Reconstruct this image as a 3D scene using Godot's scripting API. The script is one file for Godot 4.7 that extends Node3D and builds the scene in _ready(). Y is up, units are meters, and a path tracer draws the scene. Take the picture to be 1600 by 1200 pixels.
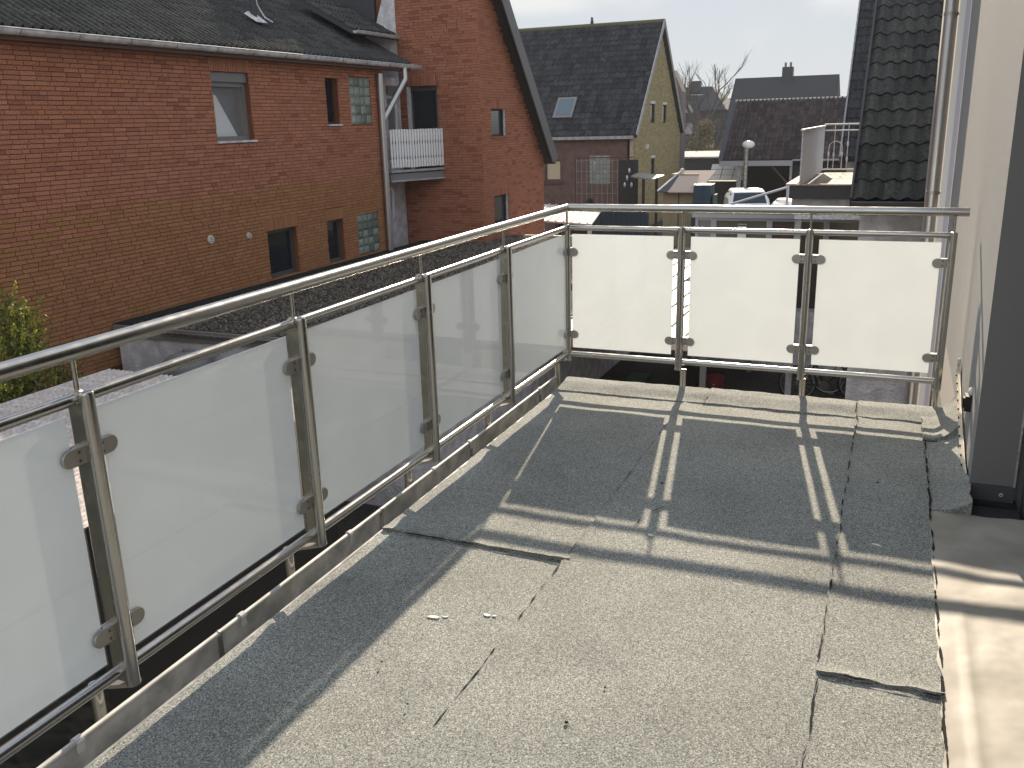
extends Node3D

const G := -3.6          # level of the yards below the terrace
var rng := RandomNumberGenerator.new()
var cam: Camera3D
var M := {}
var used := {}

# ------------------------------------------------------------------ mesh building
class MB:
	var v := PackedVector3Array()
	var n := PackedVector3Array()
	func tri(a: Vector3, b: Vector3, c: Vector3, nm: Vector3, na = null, nb = null, nc = null) -> void:
		if (c - a).cross(b - a).dot(nm) < 0.0:
			v.append_array([a, c, b])
			n.append_array([nm if na == null else na, nm if nc == null else nc, nm if nb == null else nb])
		else:
			v.append_array([a, b, c])
			n.append_array([nm if na == null else na, nm if nb == null else nb, nm if nc == null else nc])
	func quad(a: Vector3, b: Vector3, c: Vector3, d: Vector3, nm: Vector3) -> void:
		tri(a, b, c, nm)
		tri(a, c, d, nm)
	func quad_away(a: Vector3, b: Vector3, c: Vector3, d: Vector3, from: Vector3) -> void:
		var nm := (b - a).cross(c - a)
		if nm.length() < 1e-12:
			nm = (c - a).cross(d - a)
		nm = nm.normalized()
		if nm.dot((a + b + c + d) * 0.25 - from) < 0.0:
			nm = -nm
		quad(a, b, c, d, nm)
	func hexa(p: Array) -> void:   # 8 corners: bottom ring 0-3, top ring 4-7
		var m := Vector3.ZERO
		for q in p:
			m += q / 8.0
		quad_away(p[0], p[1], p[2], p[3], m)
		quad_away(p[4], p[5], p[6], p[7], m)
		for i in 4:
			quad_away(p[i], p[(i + 1) % 4], p[4 + (i + 1) % 4], p[4 + i], m)
	func box(c: Vector3, s: Vector3, b := Basis()) -> void:
		var p := []
		for y in [-0.5, 0.5]:
			for k in [[-0.5, -0.5], [0.5, -0.5], [0.5, 0.5], [-0.5, 0.5]]:
				p.append(c + b * Vector3(k[0] * s.x, y * s.y, k[1] * s.z))
		hexa(p)
	func span(a: Vector3, b: Vector3) -> void:
		box((a + b) * 0.5, (b - a).abs())
	func beam(a: Vector3, b: Vector3, w: float, h: float, up := Vector3.UP) -> void:
		var d := (b - a).normalized()
		var s := d.cross(up).normalized()
		var t := s.cross(d)
		box((a + b) * 0.5, Vector3(w, h, (b - a).length()), Basis(s, t, -d))
	func tube(pts: Array, r0: float, r1 := -1.0, seg := 12, caps := true) -> void:
		if r1 < 0.0:
			r1 = r0
		var rings := []
		var norms := []
		var side := Vector3.ZERO
		for i in pts.size():
			var d: Vector3
			if i == 0:
				d = pts[1] - pts[0]
			elif i == pts.size() - 1:
				d = pts[i] - pts[i - 1]
			else:
				d = (pts[i] - pts[i - 1]).normalized() + (pts[i + 1] - pts[i]).normalized()
			d = d.normalized()
			if i == 0:
				side = d.cross(Vector3.UP if absf(d.y) < 0.9 else Vector3.RIGHT).normalized()
			else:
				side = (side - d * side.dot(d)).normalized()
			var t := d.cross(side)
			var r := lerpf(r0, r1, float(i) / (pts.size() - 1))
			if i > 0 and i < pts.size() - 1:
				r /= maxf(0.6, cos(0.5 * (pts[i] - pts[i - 1]).angle_to(pts[i + 1] - pts[i])))
			var ring := []
			var nr := []
			for k in seg:
				var a := TAU * k / seg
				var q := side * cos(a) + t * sin(a)
				ring.append(pts[i] + q * r)
				nr.append(q)
			rings.append(ring)
			norms.append(nr)
		for i in pts.size() - 1:
			for k in seg:
				var j := (k + 1) % seg
				var nm: Vector3 = (norms[i][k] + norms[i][j]).normalized()
				tri(rings[i][k], rings[i][j], rings[i + 1][j], nm, norms[i][k], norms[i][j], norms[i + 1][j])
				tri(rings[i][k], rings[i + 1][j], rings[i + 1][k], nm, norms[i][k], norms[i + 1][j], norms[i + 1][k])
		if caps:
			for e in [0, pts.size() - 1]:
				var nm: Vector3 = (pts[0] - pts[1]).normalized() if e == 0 else (pts[e] - pts[e - 1]).normalized()
				for k in range(1, seg - 1):
					tri(rings[e][0], rings[e][k], rings[e][k + 1], nm)
	func ball(c: Vector3, r: Vector3, rows := 6, seg := 10) -> void:
		for i in rows:
			for k in seg:
				var q := []
				for o in [[0, 0], [0, 1], [1, 1], [1, 0]]:
					var th: float = PI * (i + o[0]) / rows
					var ph: float = TAU * (k + o[1]) / seg
					q.append(Vector3(sin(th) * cos(ph), cos(th), sin(th) * sin(ph)))
				var nm: Vector3 = (q[0] + q[1] + q[2] + q[3]).normalized()
				tri(c + q[0] * r, c + q[1] * r, c + q[2] * r, nm, q[0], q[1], q[2])
				tri(c + q[0] * r, c + q[2] * r, c + q[3] * r, nm, q[0], q[2], q[3])
	func plate(poly: PackedVector2Array, thick: float, o: Vector3, b: Basis, chamfer := 0.0) -> void:
		# flat polygon in the x-y plane of b, extruded from 0 to thick along b.z
		var idx := Geometry2D.triangulate_polygon(poly)
		var inner := poly
		if chamfer > 0.0:
			var off := Geometry2D.offset_polygon(poly, -chamfer)
			if off.size() == 1 and off[0].size() == poly.size():
				inner = off[0]
				var best := 0
				for k in inner.size():
					if inner[k].distance_to(poly[0]) < inner[best].distance_to(poly[0]):
						best = k
				var turned := PackedVector2Array()
				for k in inner.size():
					turned.append(inner[(best + k) % inner.size()])
				inner = turned
			else:
				chamfer = 0.0
		var up := b.z.normalized()
		for k in range(0, idx.size(), 3):
			tri(o + b * Vector3(inner[idx[k]].x, inner[idx[k]].y, thick), o + b * Vector3(inner[idx[k + 1]].x, inner[idx[k + 1]].y, thick), o + b * Vector3(inner[idx[k + 2]].x, inner[idx[k + 2]].y, thick), up)
			tri(o + b * Vector3(poly[idx[k]].x, poly[idx[k]].y, 0), o + b * Vector3(poly[idx[k + 1]].x, poly[idx[k + 1]].y, 0), o + b * Vector3(poly[idx[k + 2]].x, poly[idx[k + 2]].y, 0), -up)
		var cw := Geometry2D.is_polygon_clockwise(poly)
		for k in poly.size():
			var j := (k + 1) % poly.size()
			var e := poly[j] - poly[k]
			var out := Vector2(e.y, -e.x) * (-1.0 if cw else 1.0)
			var nm := (b * Vector3(out.x, out.y, 0)).normalized()
			quad(o + b * Vector3(poly[k].x, poly[k].y, 0), o + b * Vector3(poly[j].x, poly[j].y, 0), o + b * Vector3(poly[j].x, poly[j].y, thick - chamfer), o + b * Vector3(poly[k].x, poly[k].y, thick - chamfer), nm)
			if chamfer > 0.0:
				quad(o + b * Vector3(poly[k].x, poly[k].y, thick - chamfer), o + b * Vector3(poly[j].x, poly[j].y, thick - chamfer), o + b * Vector3(inner[j].x, inner[j].y, thick), o + b * Vector3(inner[k].x, inner[k].y, thick), (nm + up).normalized())
	func loft(rings: Array, close := true) -> void:
		var m := rings.size()
		for i in m - 1:
			var a: Array = rings[i]
			var c: Array = rings[i + 1]
			var mid := Vector3.ZERO
			for q in a:
				mid += q
			for q in c:
				mid += q
			mid /= a.size() + c.size()
			for k in a.size():
				var j := (k + 1) % a.size()
				quad_away(a[k], a[j], c[j], c[k], mid)
		if close:
			for e in [0, m - 1]:
				var r: Array = rings[e]
				var o: Array = rings[1 if e == 0 else m - 2]
				var mid := Vector3.ZERO
				var mo := Vector3.ZERO
				for k in r.size():
					mid += r[k] / r.size()
					mo += o[k] / o.size()
				for k in r.size():
					tri(mid, r[k], r[(k + 1) % r.size()], (mid - mo).normalized())
	func mesh() -> ArrayMesh:
		var arr := []
		arr.resize(Mesh.ARRAY_MAX)
		arr[Mesh.ARRAY_VERTEX] = v
		arr[Mesh.ARRAY_NORMAL] = n
		var am := ArrayMesh.new()
		am.add_surface_from_arrays(Mesh.PRIMITIVE_TRIANGLES, arr)
		return am

# ------------------------------------------------------------------ scene helpers
func numbered(called: String) -> String:
	used[called] = used.get(called, -1) + 1
	return called if used[called] == 0 else "%s_%03d" % [called, used[called]]

func thing(called: String, label: String, category: String, at := Vector3.ZERO, group := "") -> Node3D:
	var o := Node3D.new()
	o.name = numbered(called)
	add_child(o)
	o.position = at
	o.set_meta("label", label)
	o.set_meta("category", category)
	if group:
		o.set_meta("group", group)
	return o

func part(called: String, mb, m: Material, parent: Node3D, xf = null) -> MeshInstance3D:
	var o := MeshInstance3D.new()
	o.name = called
	o.mesh = mb.mesh() if mb is MB else mb
	o.material_override = m
	parent.add_child(o, true)
	if xf != null:
		o.transform = xf
	return o

func setting(called: String, mb, m: Material) -> MeshInstance3D:
	var o := part(called, mb, m, self)
	o.set_meta("kind", "structure")
	o.set_meta("label", called.replace("_", " "))
	return o

func many(called: String, mesh: Mesh, m: Material, xfs: Array, cols: Array, parent: Node3D) -> MultiMeshInstance3D:
	var mm := MultiMesh.new()
	mm.transform_format = MultiMesh.TRANSFORM_3D
	mm.use_colors = true
	mm.mesh = mesh
	mm.instance_count = xfs.size()
	for i in xfs.size():
		mm.set_instance_transform(i, xfs[i])
		mm.set_instance_color(i, cols[i])
	var o := MultiMeshInstance3D.new()
	o.name = called
	o.multimesh = mm
	o.material_override = m
	o.set_meta("kind", "stuff")
	parent.add_child(o, true)
	return o

func lin(r: float, g: float, b: float) -> Color:
	return Color(r, g, b).linear_to_srgb()

func mat(key: String, r: float, g: float, b: float, rough := 0.8, metal := 0.0) -> StandardMaterial3D:
	var m := StandardMaterial3D.new()
	m.resource_name = key
	m.albedo_color = lin(r, g, b)
	m.roughness = rough
	m.metallic = metal
	M[key] = m
	return m

func noise_tex(freq: float, octaves: int, seed_: int, lo: Color, hi: Color, size := 512, normal := false, bump := 4.0, kind := FastNoiseLite.TYPE_SIMPLEX_SMOOTH) -> NoiseTexture2D:
	var f := FastNoiseLite.new()
	f.noise_type = kind
	f.seed = seed_
	f.frequency = freq
	f.fractal_octaves = octaves
	var t := NoiseTexture2D.new()
	t.width = size
	t.height = size
	t.seamless = true
	t.noise = f
	if normal:
		t.as_normal_map = true
		t.bump_strength = bump
	else:
		var gr := Gradient.new()
		gr.colors = PackedColorArray([lo, hi])
		gr.offsets = PackedFloat32Array([0.25, 0.75])
		t.color_ramp = gr
	return t

func tri_map(m: StandardMaterial3D, tex, scale: float, normal = null, depth := 1.0) -> void:
	m.uv1_triplanar = true
	m.uv1_world_triplanar = true
	m.uv1_scale = Vector3.ONE * scale
	if tex != null:
		m.albedo_texture = tex
	if normal != null:
		m.normal_enabled = true
		m.normal_texture = normal
		m.normal_scale = depth

func speckle(size: int, seed_: int, base: Color, cells: Array, blotch: float) -> ImageTexture:
	# mineral granules: random grains over slow blotches; cells = list of [share, linear colour]
	var r := RandomNumberGenerator.new()
	r.seed = seed_
	var f := FastNoiseLite.new()
	f.seed = seed_
	f.frequency = 4.0 / size
	f.fractal_octaves = 4
	var bytes := PackedByteArray()
	bytes.resize(size * size * 3)
	for y in size:
		for x in size:
			# blend four shifted copies so that the slow noise joins at the edges
			var u := float(x) / size
			var w := float(y) / size
			var s := lerpf(lerpf(f.get_noise_2d(x, y), f.get_noise_2d(x - size, y), u), lerpf(f.get_noise_2d(x, y - size), f.get_noise_2d(x - size, y - size), u), w)
			var c := base
			var p := r.randf()
			for k in cells:
				if p < k[0]:
					c = k[1]
					break
				p -= k[0]
			var g := 1.0 + s * blotch + r.randf_range(-0.16, 0.16)
			var q := Color(c.r * g, c.g * g, c.b * g).linear_to_srgb()
			var i := (y * size + x) * 3
			bytes[i] = int(clampf(q.r, 0, 1) * 255)
			bytes[i + 1] = int(clampf(q.g, 0, 1) * 255)
			bytes[i + 2] = int(clampf(q.b, 0, 1) * 255)
	return ImageTexture.create_from_image(Image.create_from_data(size, size, false, Image.FORMAT_RGB8, bytes))

func seen_at(p: Vector3) -> Vector3:   # picture x, picture y (0..1) and depth: only used to rank pieces by size in view
	var q := cam.transform.affine_inverse() * p
	var k := tan(deg_to_rad(cam.fov) * 0.5)
	if q.z > -0.1:
		return Vector3(-9, -9, 1e6)
	return Vector3(0.5 + q.x / -q.z / (k * 4.0 / 3.0) * 0.5, 0.5 - q.y / -q.z / k * 0.5, -q.z)

func materials() -> void:
	var rough_n := noise_tex(0.09, 3, 3, Color.BLACK, Color.WHITE, 512, true, 6.0)
	var fine_n := noise_tex(0.25, 2, 5, Color.BLACK, Color.WHITE, 512, true, 5.0)
	var m: StandardMaterial3D
	# roofing felt with mineral granules
	m = mat("felt", 1, 1, 1, 0.93)
	tri_map(m, speckle(1024, 11, Color(0.198, 0.207, 0.193), [[0.24, Color(0.36, 0.364, 0.333)], [0.17, Color(0.06, 0.065, 0.063)], [0.07, Color(0.56, 0.555, 0.51)]], 0.32), 0.42)
	m = mat("felt_seam", 0.045, 0.047, 0.045, 0.85)
	m = mat("bitumen", 0.03, 0.03, 0.03, 0.95)
	m.metallic_specular = 0.15
	m = mat("felt_core", 0.03, 0.03, 0.03, 0.9)
	m = mat("membrane", 0.375, 0.35, 0.305, 0.6)
	tri_map(m, noise_tex(0.012, 5, 21, Color(0.88, 0.875, 0.86), Color(1, 1, 1)), 0.5, noise_tex(0.018, 3, 22, Color.BLACK, Color.WHITE, 512, true, 8.0), 0.10)
	m = mat("dropping", 0.72, 0.71, 0.66, 0.8)
	# metal
	m = mat("steel", 0.45, 0.435, 0.41, 0.28, 1.0)
	tri_map(m, null, 2.0)
	m.roughness_texture = noise_tex(0.02, 4, 31, Color(0.7, 0.7, 0.7), Color(1, 1, 1), 256)
	m = mat("cast_steel", 0.42, 0.40, 0.37, 0.48, 1.0)
	m = mat("screw", 0.25, 0.24, 0.23, 0.4, 1.0)
	m = mat("zinc", 0.44, 0.43, 0.41, 0.5, 0.85)
	tri_map(m, noise_tex(0.02, 4, 33, Color(0.78, 0.78, 0.78), Color(1, 1, 1), 256), 1.3)
	m = mat("zinc_light", 0.68, 0.68, 0.69, 0.55, 0.05)
	tri_map(m, noise_tex(0.02, 4, 34, Color(0.8, 0.8, 0.8), Color(1, 1, 1), 256), 0.8)
	m = mat("gutter_zinc", 0.66, 0.65, 0.62, 0.6, 0.15)
	tri_map(m, noise_tex(0.02, 4, 35, Color(0.75, 0.76, 0.76), Color(1, 1, 1), 256), 1.1)
	m = mat("pipe_zinc", 0.50, 0.50, 0.50, 0.36, 0.9)
	# glass
	m = mat("clear_glass", 0.92, 0.98, 0.96, 0.02)
	m.transparency = BaseMaterial3D.TRANSPARENCY_ALPHA
	m.albedo_color.a = 0.02
	m = mat("foil", 0.93, 0.97, 0.975, 0.85)
	tri_map(m, noise_tex(0.008, 5, 91, Color(0.985, 0.985, 0.985), Color(1, 1, 1), 512), 0.8)
	m.backlight_enabled = true
	m.backlight = Color(0.66, 0.66, 0.66)
	m = mat("dark_pane", 0.016, 0.02, 0.026, 0.05)
	m = mat("olive_pane", 0.11, 0.115, 0.085, 0.12)
	m = mat("wine_pane", 0.075, 0.05, 0.048, 0.1)
	m = mat("window_glass", 0.9, 0.94, 0.95, 0.02)
	m.transparency = BaseMaterial3D.TRANSPARENCY_ALPHA
	m.albedo_color.a = 0.08
	m = mat("curtain_pane", 0.20, 0.20, 0.21, 0.08)
	m = mat("cream_pane", 0.55, 0.47, 0.33, 0.3)
	m = mat("green_block", 0.20, 0.26, 0.22, 0.12)
	m = mat("pale_block", 0.26, 0.30, 0.27, 0.1)
	m = mat("dark_block", 0.13, 0.17, 0.15, 0.08)
	# walls
	m = mat("plaster", 0.355, 0.355, 0.355, 0.95)
	tri_map(m, noise_tex(0.22, 3, 41, Color(0.80, 0.80, 0.80), Color(1, 1, 1), 512), 2.6, fine_n, 0.55)
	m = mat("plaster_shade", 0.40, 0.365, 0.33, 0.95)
	m = mat("white_wall", 0.70, 0.69, 0.71, 0.9)
	tri_map(m, noise_tex(0.03, 4, 43, Color(0.86, 0.86, 0.86), Color(1, 1, 1), 256), 0.4, rough_n, 0.4)
	m = mat("grey_wall", 0.44, 0.43, 0.43, 0.9)
	tri_map(m, noise_tex(0.03, 4, 44, Color(0.86, 0.86, 0.86), Color(1, 1, 1), 256), 0.5, rough_n, 0.4)
	m = mat("brown_wall", 0.175, 0.105, 0.088, 0.9)
	tri_map(m, noise_tex(0.03, 4, 45, Color(0.88, 0.88, 0.88), Color(1, 1, 1), 256), 0.3, rough_n, 0.4)
	m = mat("anthracite", 0.19, 0.187, 0.187, 0.5)
	m = mat("anthracite_dark", 0.085, 0.085, 0.088, 0.45)
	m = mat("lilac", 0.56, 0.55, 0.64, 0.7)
	m = mat("white_paint", 0.78, 0.77, 0.77, 0.6)
	tri_map(m, noise_tex(0.04, 4, 46, Color(0.82, 0.82, 0.82), Color(1, 1, 1), 256), 1.5)
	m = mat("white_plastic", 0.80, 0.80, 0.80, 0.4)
	m = mat("plastic_board", 0.85, 0.91, 1.0, 0.6)
	m.backlight_enabled = true
	m.backlight = Color(0.9, 0.88, 0.86)
	tri_map(m, noise_tex(0.06, 4, 47, Color(0.82, 0.81, 0.8), Color(1, 1, 1), 256), 1.4)
	m = mat("frame_grey", 0.36, 0.35, 0.38, 0.6)
	m = mat("ivory", 0.74, 0.66, 0.53, 0.5)
	m = mat("black", 0.012, 0.012, 0.013, 0.5)
	m = mat("mortar", 0.21, 0.08, 0.045, 0.95)
	m.metallic_specular = 0.25
	m = mat("mortar_yellow", 0.28, 0.235, 0.15, 0.95)
	# bricks: single pieces take one of six tones
	var tones := [[0.53, 0.225, 0.132], [0.50, 0.205, 0.118], [0.60, 0.262, 0.155], [0.42, 0.175, 0.112], [0.50, 0.245, 0.11], [0.56, 0.235, 0.13]]
	var bt := noise_tex(0.05, 4, 51, Color(0.8, 0.8, 0.8), Color(1, 1, 1), 256)
	for i in tones.size():
		m = mat("brick_%d" % i, tones[i][0], tones[i][1], tones[i][2], 0.9)
		tri_map(m, bt, 3.0, fine_n, 0.5)
		m.metallic_specular = 0.25
	m = mat("brick_many", 1, 1, 1, 0.9)
	m.vertex_color_use_as_albedo = true
	tri_map(m, bt, 3.0, fine_n, 0.5)
	m.metallic_specular = 0.25
	m = mat("tinted", 1, 1, 1, 0.85)
	m.vertex_color_use_as_albedo = true
	for i in 4:
		var k: float = [0.052, 0.062, 0.072, 0.085][i]
		m = mat("tile_%d" % i, k * 1.04, k, k * 0.97, 0.55)
		m.metallic_specular = 0.3
		tri_map(m, noise_tex(0.04, 4, 60 + i, Color(0.55, 0.57, 0.52), Color(1, 1, 1), 256), 1.7, fine_n, 0.3)
	m = mat("tile_many", 1, 1, 1, 0.55)
	m.metallic_specular = 0.3
	m.vertex_color_use_as_albedo = true
	tri_map(m, noise_tex(0.03, 4, 66, Color(0.65, 0.66, 0.62), Color(1, 1, 1), 256), 0.9, fine_n, 0.3)
	m = mat("slate", 0.045, 0.046, 0.052, 0.6)
	m = mat("far_roof", 0.05, 0.05, 0.056, 0.75)
	tri_map(m, noise_tex(0.05, 4, 67, Color(0.75, 0.75, 0.75), Color(1, 1, 1), 256), 0.5)
	m = mat("far_wall", 0.22, 0.18, 0.16, 0.9)
	# grounds
	m = mat("earth", 1, 1, 1, 0.95)
	tri_map(m, noise_tex(0.02, 5, 71, lin(0.05, 0.06, 0.035), lin(0.13, 0.115, 0.085)), 0.11, rough_n, 0.7)
	m = mat("asphalt", 1, 1, 1, 0.9)
	tri_map(m, noise_tex(0.1, 5, 72, lin(0.07, 0.07, 0.07), lin(0.12, 0.117, 0.11)), 0.3, fine_n, 0.6)
	m = mat("paving", 1, 1, 1, 0.92)
	tri_map(m, noise_tex(0.05, 5, 73, lin(0.022, 0.019, 0.016), lin(0.05, 0.042, 0.035)), 0.4, fine_n, 0.6)
	m = mat("gravel_bed", 1, 1, 1, 0.95)
	tri_map(m, noise_tex(0.2, 3, 74, lin(0.03, 0.025, 0.02), lin(0.12, 0.10, 0.078), 512, false, 4.0, FastNoiseLite.TYPE_CELLULAR), 0.8, rough_n, 1.0)
	m = mat("sand_tile", 0.52, 0.42, 0.32, 0.8)
	tri_map(m, noise_tex(0.05, 4, 75, Color(0.8, 0.8, 0.8), Color(1, 1, 1), 256), 0.8)
	# timber, plants, vehicles
	m = mat("pale_boards", 0.72, 0.64, 0.60, 0.75)
	tri_map(m, noise_tex(0.05, 4, 76, Color(0.75, 0.74, 0.72), Color(1, 1, 1), 256), 1.0)
	m = mat("brown_wood", 0.10, 0.055, 0.04, 0.8)
	m = mat("shed_wood", 0.30, 0.25, 0.16, 0.8)
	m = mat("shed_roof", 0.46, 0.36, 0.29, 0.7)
	m = mat("dark_wood", 0.03, 0.026, 0.024, 0.8)
	m = mat("green_paint", 0.02, 0.07, 0.04, 0.6)
	m = mat("blue_tarp", 0.010, 0.038, 0.065, 0.5)
	m = mat("red_paint", 0.22, 0.03, 0.03, 0.6)
	m = mat("leaf", 1, 1, 1, 0.6)
	m.vertex_color_use_as_albedo = true
	m.backlight_enabled = true
	m.backlight = Color(0.5, 0.5, 0.5)
	m = mat("bark", 0.09, 0.075, 0.06, 0.9)
	m = mat("car_white", 0.74, 0.75, 0.76, 0.25)
	m.clearcoat_enabled = true
	m.clearcoat = 0.6
	m = mat("tyre", 0.02, 0.02, 0.02, 0.8)
	m = mat("lamp_head", 0.75, 0.76, 0.78, 0.25)
	m = mat("reflector", 0.7, 0.45, 0.05, 0.4)
	m = mat("canopy_sheet", 0.80, 0.79, 0.75, 0.45)
	m.backlight_enabled = true
	m.backlight = Color(0.4, 0.4, 0.4)
	m = mat("sign_board", 0.72, 0.71, 0.66, 0.6)
	m = mat("moss", 0.11, 0.115, 0.06, 0.9)

# ------------------------------------------------------------------ walls, bricks, tiles
# A wall in the plane through o, along u (horizontal), facing nrm; holes are Rect2(u, height, width, height).
# top: array of [u, height] points from left to right (one flat or sloping line)
func wall_slab(o: Vector3, u: Vector3, nrm: Vector3, bottom: float, top: Array, holes: Array, thick: float, reveal: float) -> MB:
	var mb := MB.new()
	var top_at := func(x: float) -> float:
		for i in top.size() - 1:
			if x <= top[i + 1][0] + 1e-6:
				return lerpf(top[i][1], top[i + 1][1], clampf((x - top[i][0]) / maxf(1e-6, top[i + 1][0] - top[i][0]), 0, 1))
		return top[-1][1]
	var xs := []
	for t in top:
		xs.append(t[0])
	for h in holes:
		xs.append(h.position.x)
		xs.append(h.end.x)
	xs.sort()
	var P := func(x: float, y: float, d: float) -> Vector3:
		return o + u * x + Vector3.UP * y + nrm * d
	for i in xs.size() - 1:
		var a: float = xs[i]
		var b: float = xs[i + 1]
		if b - a < 1e-5:
			continue
		var cuts := []
		for h in holes:
			if h.position.x < (a + b) * 0.5 and h.end.x > (a + b) * 0.5:
				cuts.append([h.position.y, h.end.y])
		cuts.sort_custom(func(p, q): return p[0] < q[0])
		var y := bottom
		cuts.append([1e9, 1e9])
		for c in cuts:
			var last: bool = c[0] > 1e8
			var ya: float = top_at.call(a) if last else c[0]
			var yb: float = top_at.call(b) if last else c[0]
			for d in [0.0, -thick]:
				mb.quad(P.call(a, y, d), P.call(b, y, d), P.call(b, yb, d), P.call(a, ya, d), nrm if d == 0.0 else -nrm)
			if last:
				mb.quad_away(P.call(a, ya, 0.0), P.call(b, yb, 0.0), P.call(b, yb, -thick), P.call(a, ya, -thick), P.call(a, y, -thick * 0.5))
			y = c[1]
	for h in holes:
		var m: Vector3 = P.call(h.get_center().x, h.get_center().y, -reveal * 0.5)
		var q := [h.position, Vector2(h.end.x, h.position.y), h.end, Vector2(h.position.x, h.end.y)]
		for k in 4:
			var a: Vector3 = P.call(q[k].x, q[k].y, 0.0)
			var b: Vector3 = P.call(q[(k + 1) % 4].x, q[(k + 1) % 4].y, 0.0)
			var nm := (m - (a + b) * 0.5 + nrm * reveal * 0.5).normalized()
			nm = (nm - nrm * nm.dot(nrm)).normalized()
			mb.quad(a, b, b - nrm * thick, a - nrm * thick, nm)
	var l: float = xs[0]
	var r: float = xs[-1]
	mb.quad(P.call(l, bottom, 0.0), P.call(l, top_at.call(l), 0.0), P.call(l, top_at.call(l), -thick), P.call(l, bottom, -thick), -u)
	mb.quad(P.call(r, bottom, 0.0), P.call(r, top_at.call(r), 0.0), P.call(r, top_at.call(r), -thick), P.call(r, bottom, -thick), u)
	return mb

# Running bond in that plane. single: how many of the largest in view become pieces of their own.
func bricks(parent: Node3D, o: Vector3, u: Vector3, nrm: Vector3, bottom: float, top: Array, holes: Array, soldiers: Array, tone: Callable, single: int, course := 0.0625, blen := 0.25, window := Rect2(0, 0, 1, 1)) -> void:
	var joint := 0.0105
	var top_at := func(x: float) -> float:
		for i in top.size() - 1:
			if x <= top[i + 1][0] + 1e-6:
				return lerpf(top[i][1], top[i + 1][1], clampf((x - top[i][0]) / maxf(1e-6, top[i + 1][0] - top[i][0]), 0, 1))
		return top[-1][1]
	var b := Basis(u, Vector3.UP, nrm)
	var unit := MB.new()
	unit.box(Vector3(0, 0, -0.002), Vector3(1, 1, 0.02))
	var whole := MB.new()
	whole.box(Vector3(0, 0, -0.002), Vector3(blen - joint, course - joint, 0.02))
	var unit_mesh := unit.mesh()
	var whole_mesh := whole.mesh()
	var rank := []
	var xfs := []
	var cols := []
	var full := []
	var x0: float = top[0][0]
	var x1: float = top[-1][0]
	var hi := 0.0
	for t in top:
		hi = maxf(hi, t[1])
	var add := func(ax: float, bx: float, ay: float, by: float) -> void:
		if bx - ax < 0.02 or by - ay < 0.02:
			return
		var c := o + u * (ax + bx) * 0.5 + Vector3.UP * (ay + by) * 0.5 + nrm * rng.randf_range(-0.0025, 0.002)
		full.append(absf(bx - ax - blen + joint) < 1e-4 and absf(by - ay - course + joint) < 1e-4)
		xfs.append(Transform3D(Basis(u * (bx - ax), Vector3.UP * (by - ay), nrm), c))
		cols.append(tone.call(c))
		rank.append(c)
	var rows := int((hi - bottom) / course)
	var shift := 0.0
	for k in rows:
		var ya := bottom + k * course + joint * 0.5
		var yb := ya + course - joint
		shift = fposmod(shift + blen * rng.randf_range(0.3, 0.7), blen)
		var x := x0 - shift
		while x < x1:
			var l := blen
			if rng.randf() < 0.10:
				l = blen * 0.5
			var segs := [[maxf(x + joint * 0.5, x0), minf(x + l - joint * 0.5, x1)]]
			x += l
			for h in holes + soldiers:
				if h.position.y < yb - 0.01 and h.end.y > ya + 0.01:
					var next := []
					for s in segs:
						if h.end.x <= s[0] or h.position.x >= s[1]:
							next.append(s)
						else:
							next.append([s[0], minf(s[1], h.position.x - 0.004)])
							next.append([maxf(s[0], h.end.x + 0.004), s[1]])
					segs = next
			for s in segs:
				if s[1] > s[0] and minf(top_at.call(s[0]), top_at.call(s[1])) > yb - 0.02:
					add.call(s[0], s[1], ya, yb)
	for h in soldiers:
		var cnt := int(round(h.size.x / course))
		for i in cnt:
			var w: float = h.size.x / cnt
			add.call(h.position.x + i * w + 0.005, h.position.x + (i + 1) * w - 0.005, h.position.y + 0.005, h.end.y - 0.005)
	var chosen := {}
	if single > 0:
		var list := []
		for i in xfs.size():
			var s := seen_at(rank[i] + parent.global_position)
			if full[i] and window.has_point(Vector2(s.x, s.y)):
				list.append([s.z, i])
		list.sort()
		for k in mini(single, list.size()):
			chosen[list[k][1]] = true
	var rx := []
	var rc := []
	for i in xfs.size():
		if chosen.has(i):
			var t: Transform3D = Transform3D(b, xfs[i].origin)
			var c: Color = cols[i]
			var best := 0
			for k in 6:
				var q: Color = M["brick_%d" % k].albedo_color.srgb_to_linear()
				var q0: Color = M["brick_%d" % best].albedo_color.srgb_to_linear()
				if absf(q.r - c.r) + 2.0 * absf(q.g - c.g) < absf(q0.r - c.r) + 2.0 * absf(q0.g - c.g):
					best = k
			part("brick", whole_mesh, M["brick_%d" % best], parent, t)
		else:
			rx.append(xfs[i])
			rc.append(cols[i])
	many("brickwork", unit_mesh, M.brick_many, rx, rc, parent)

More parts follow.
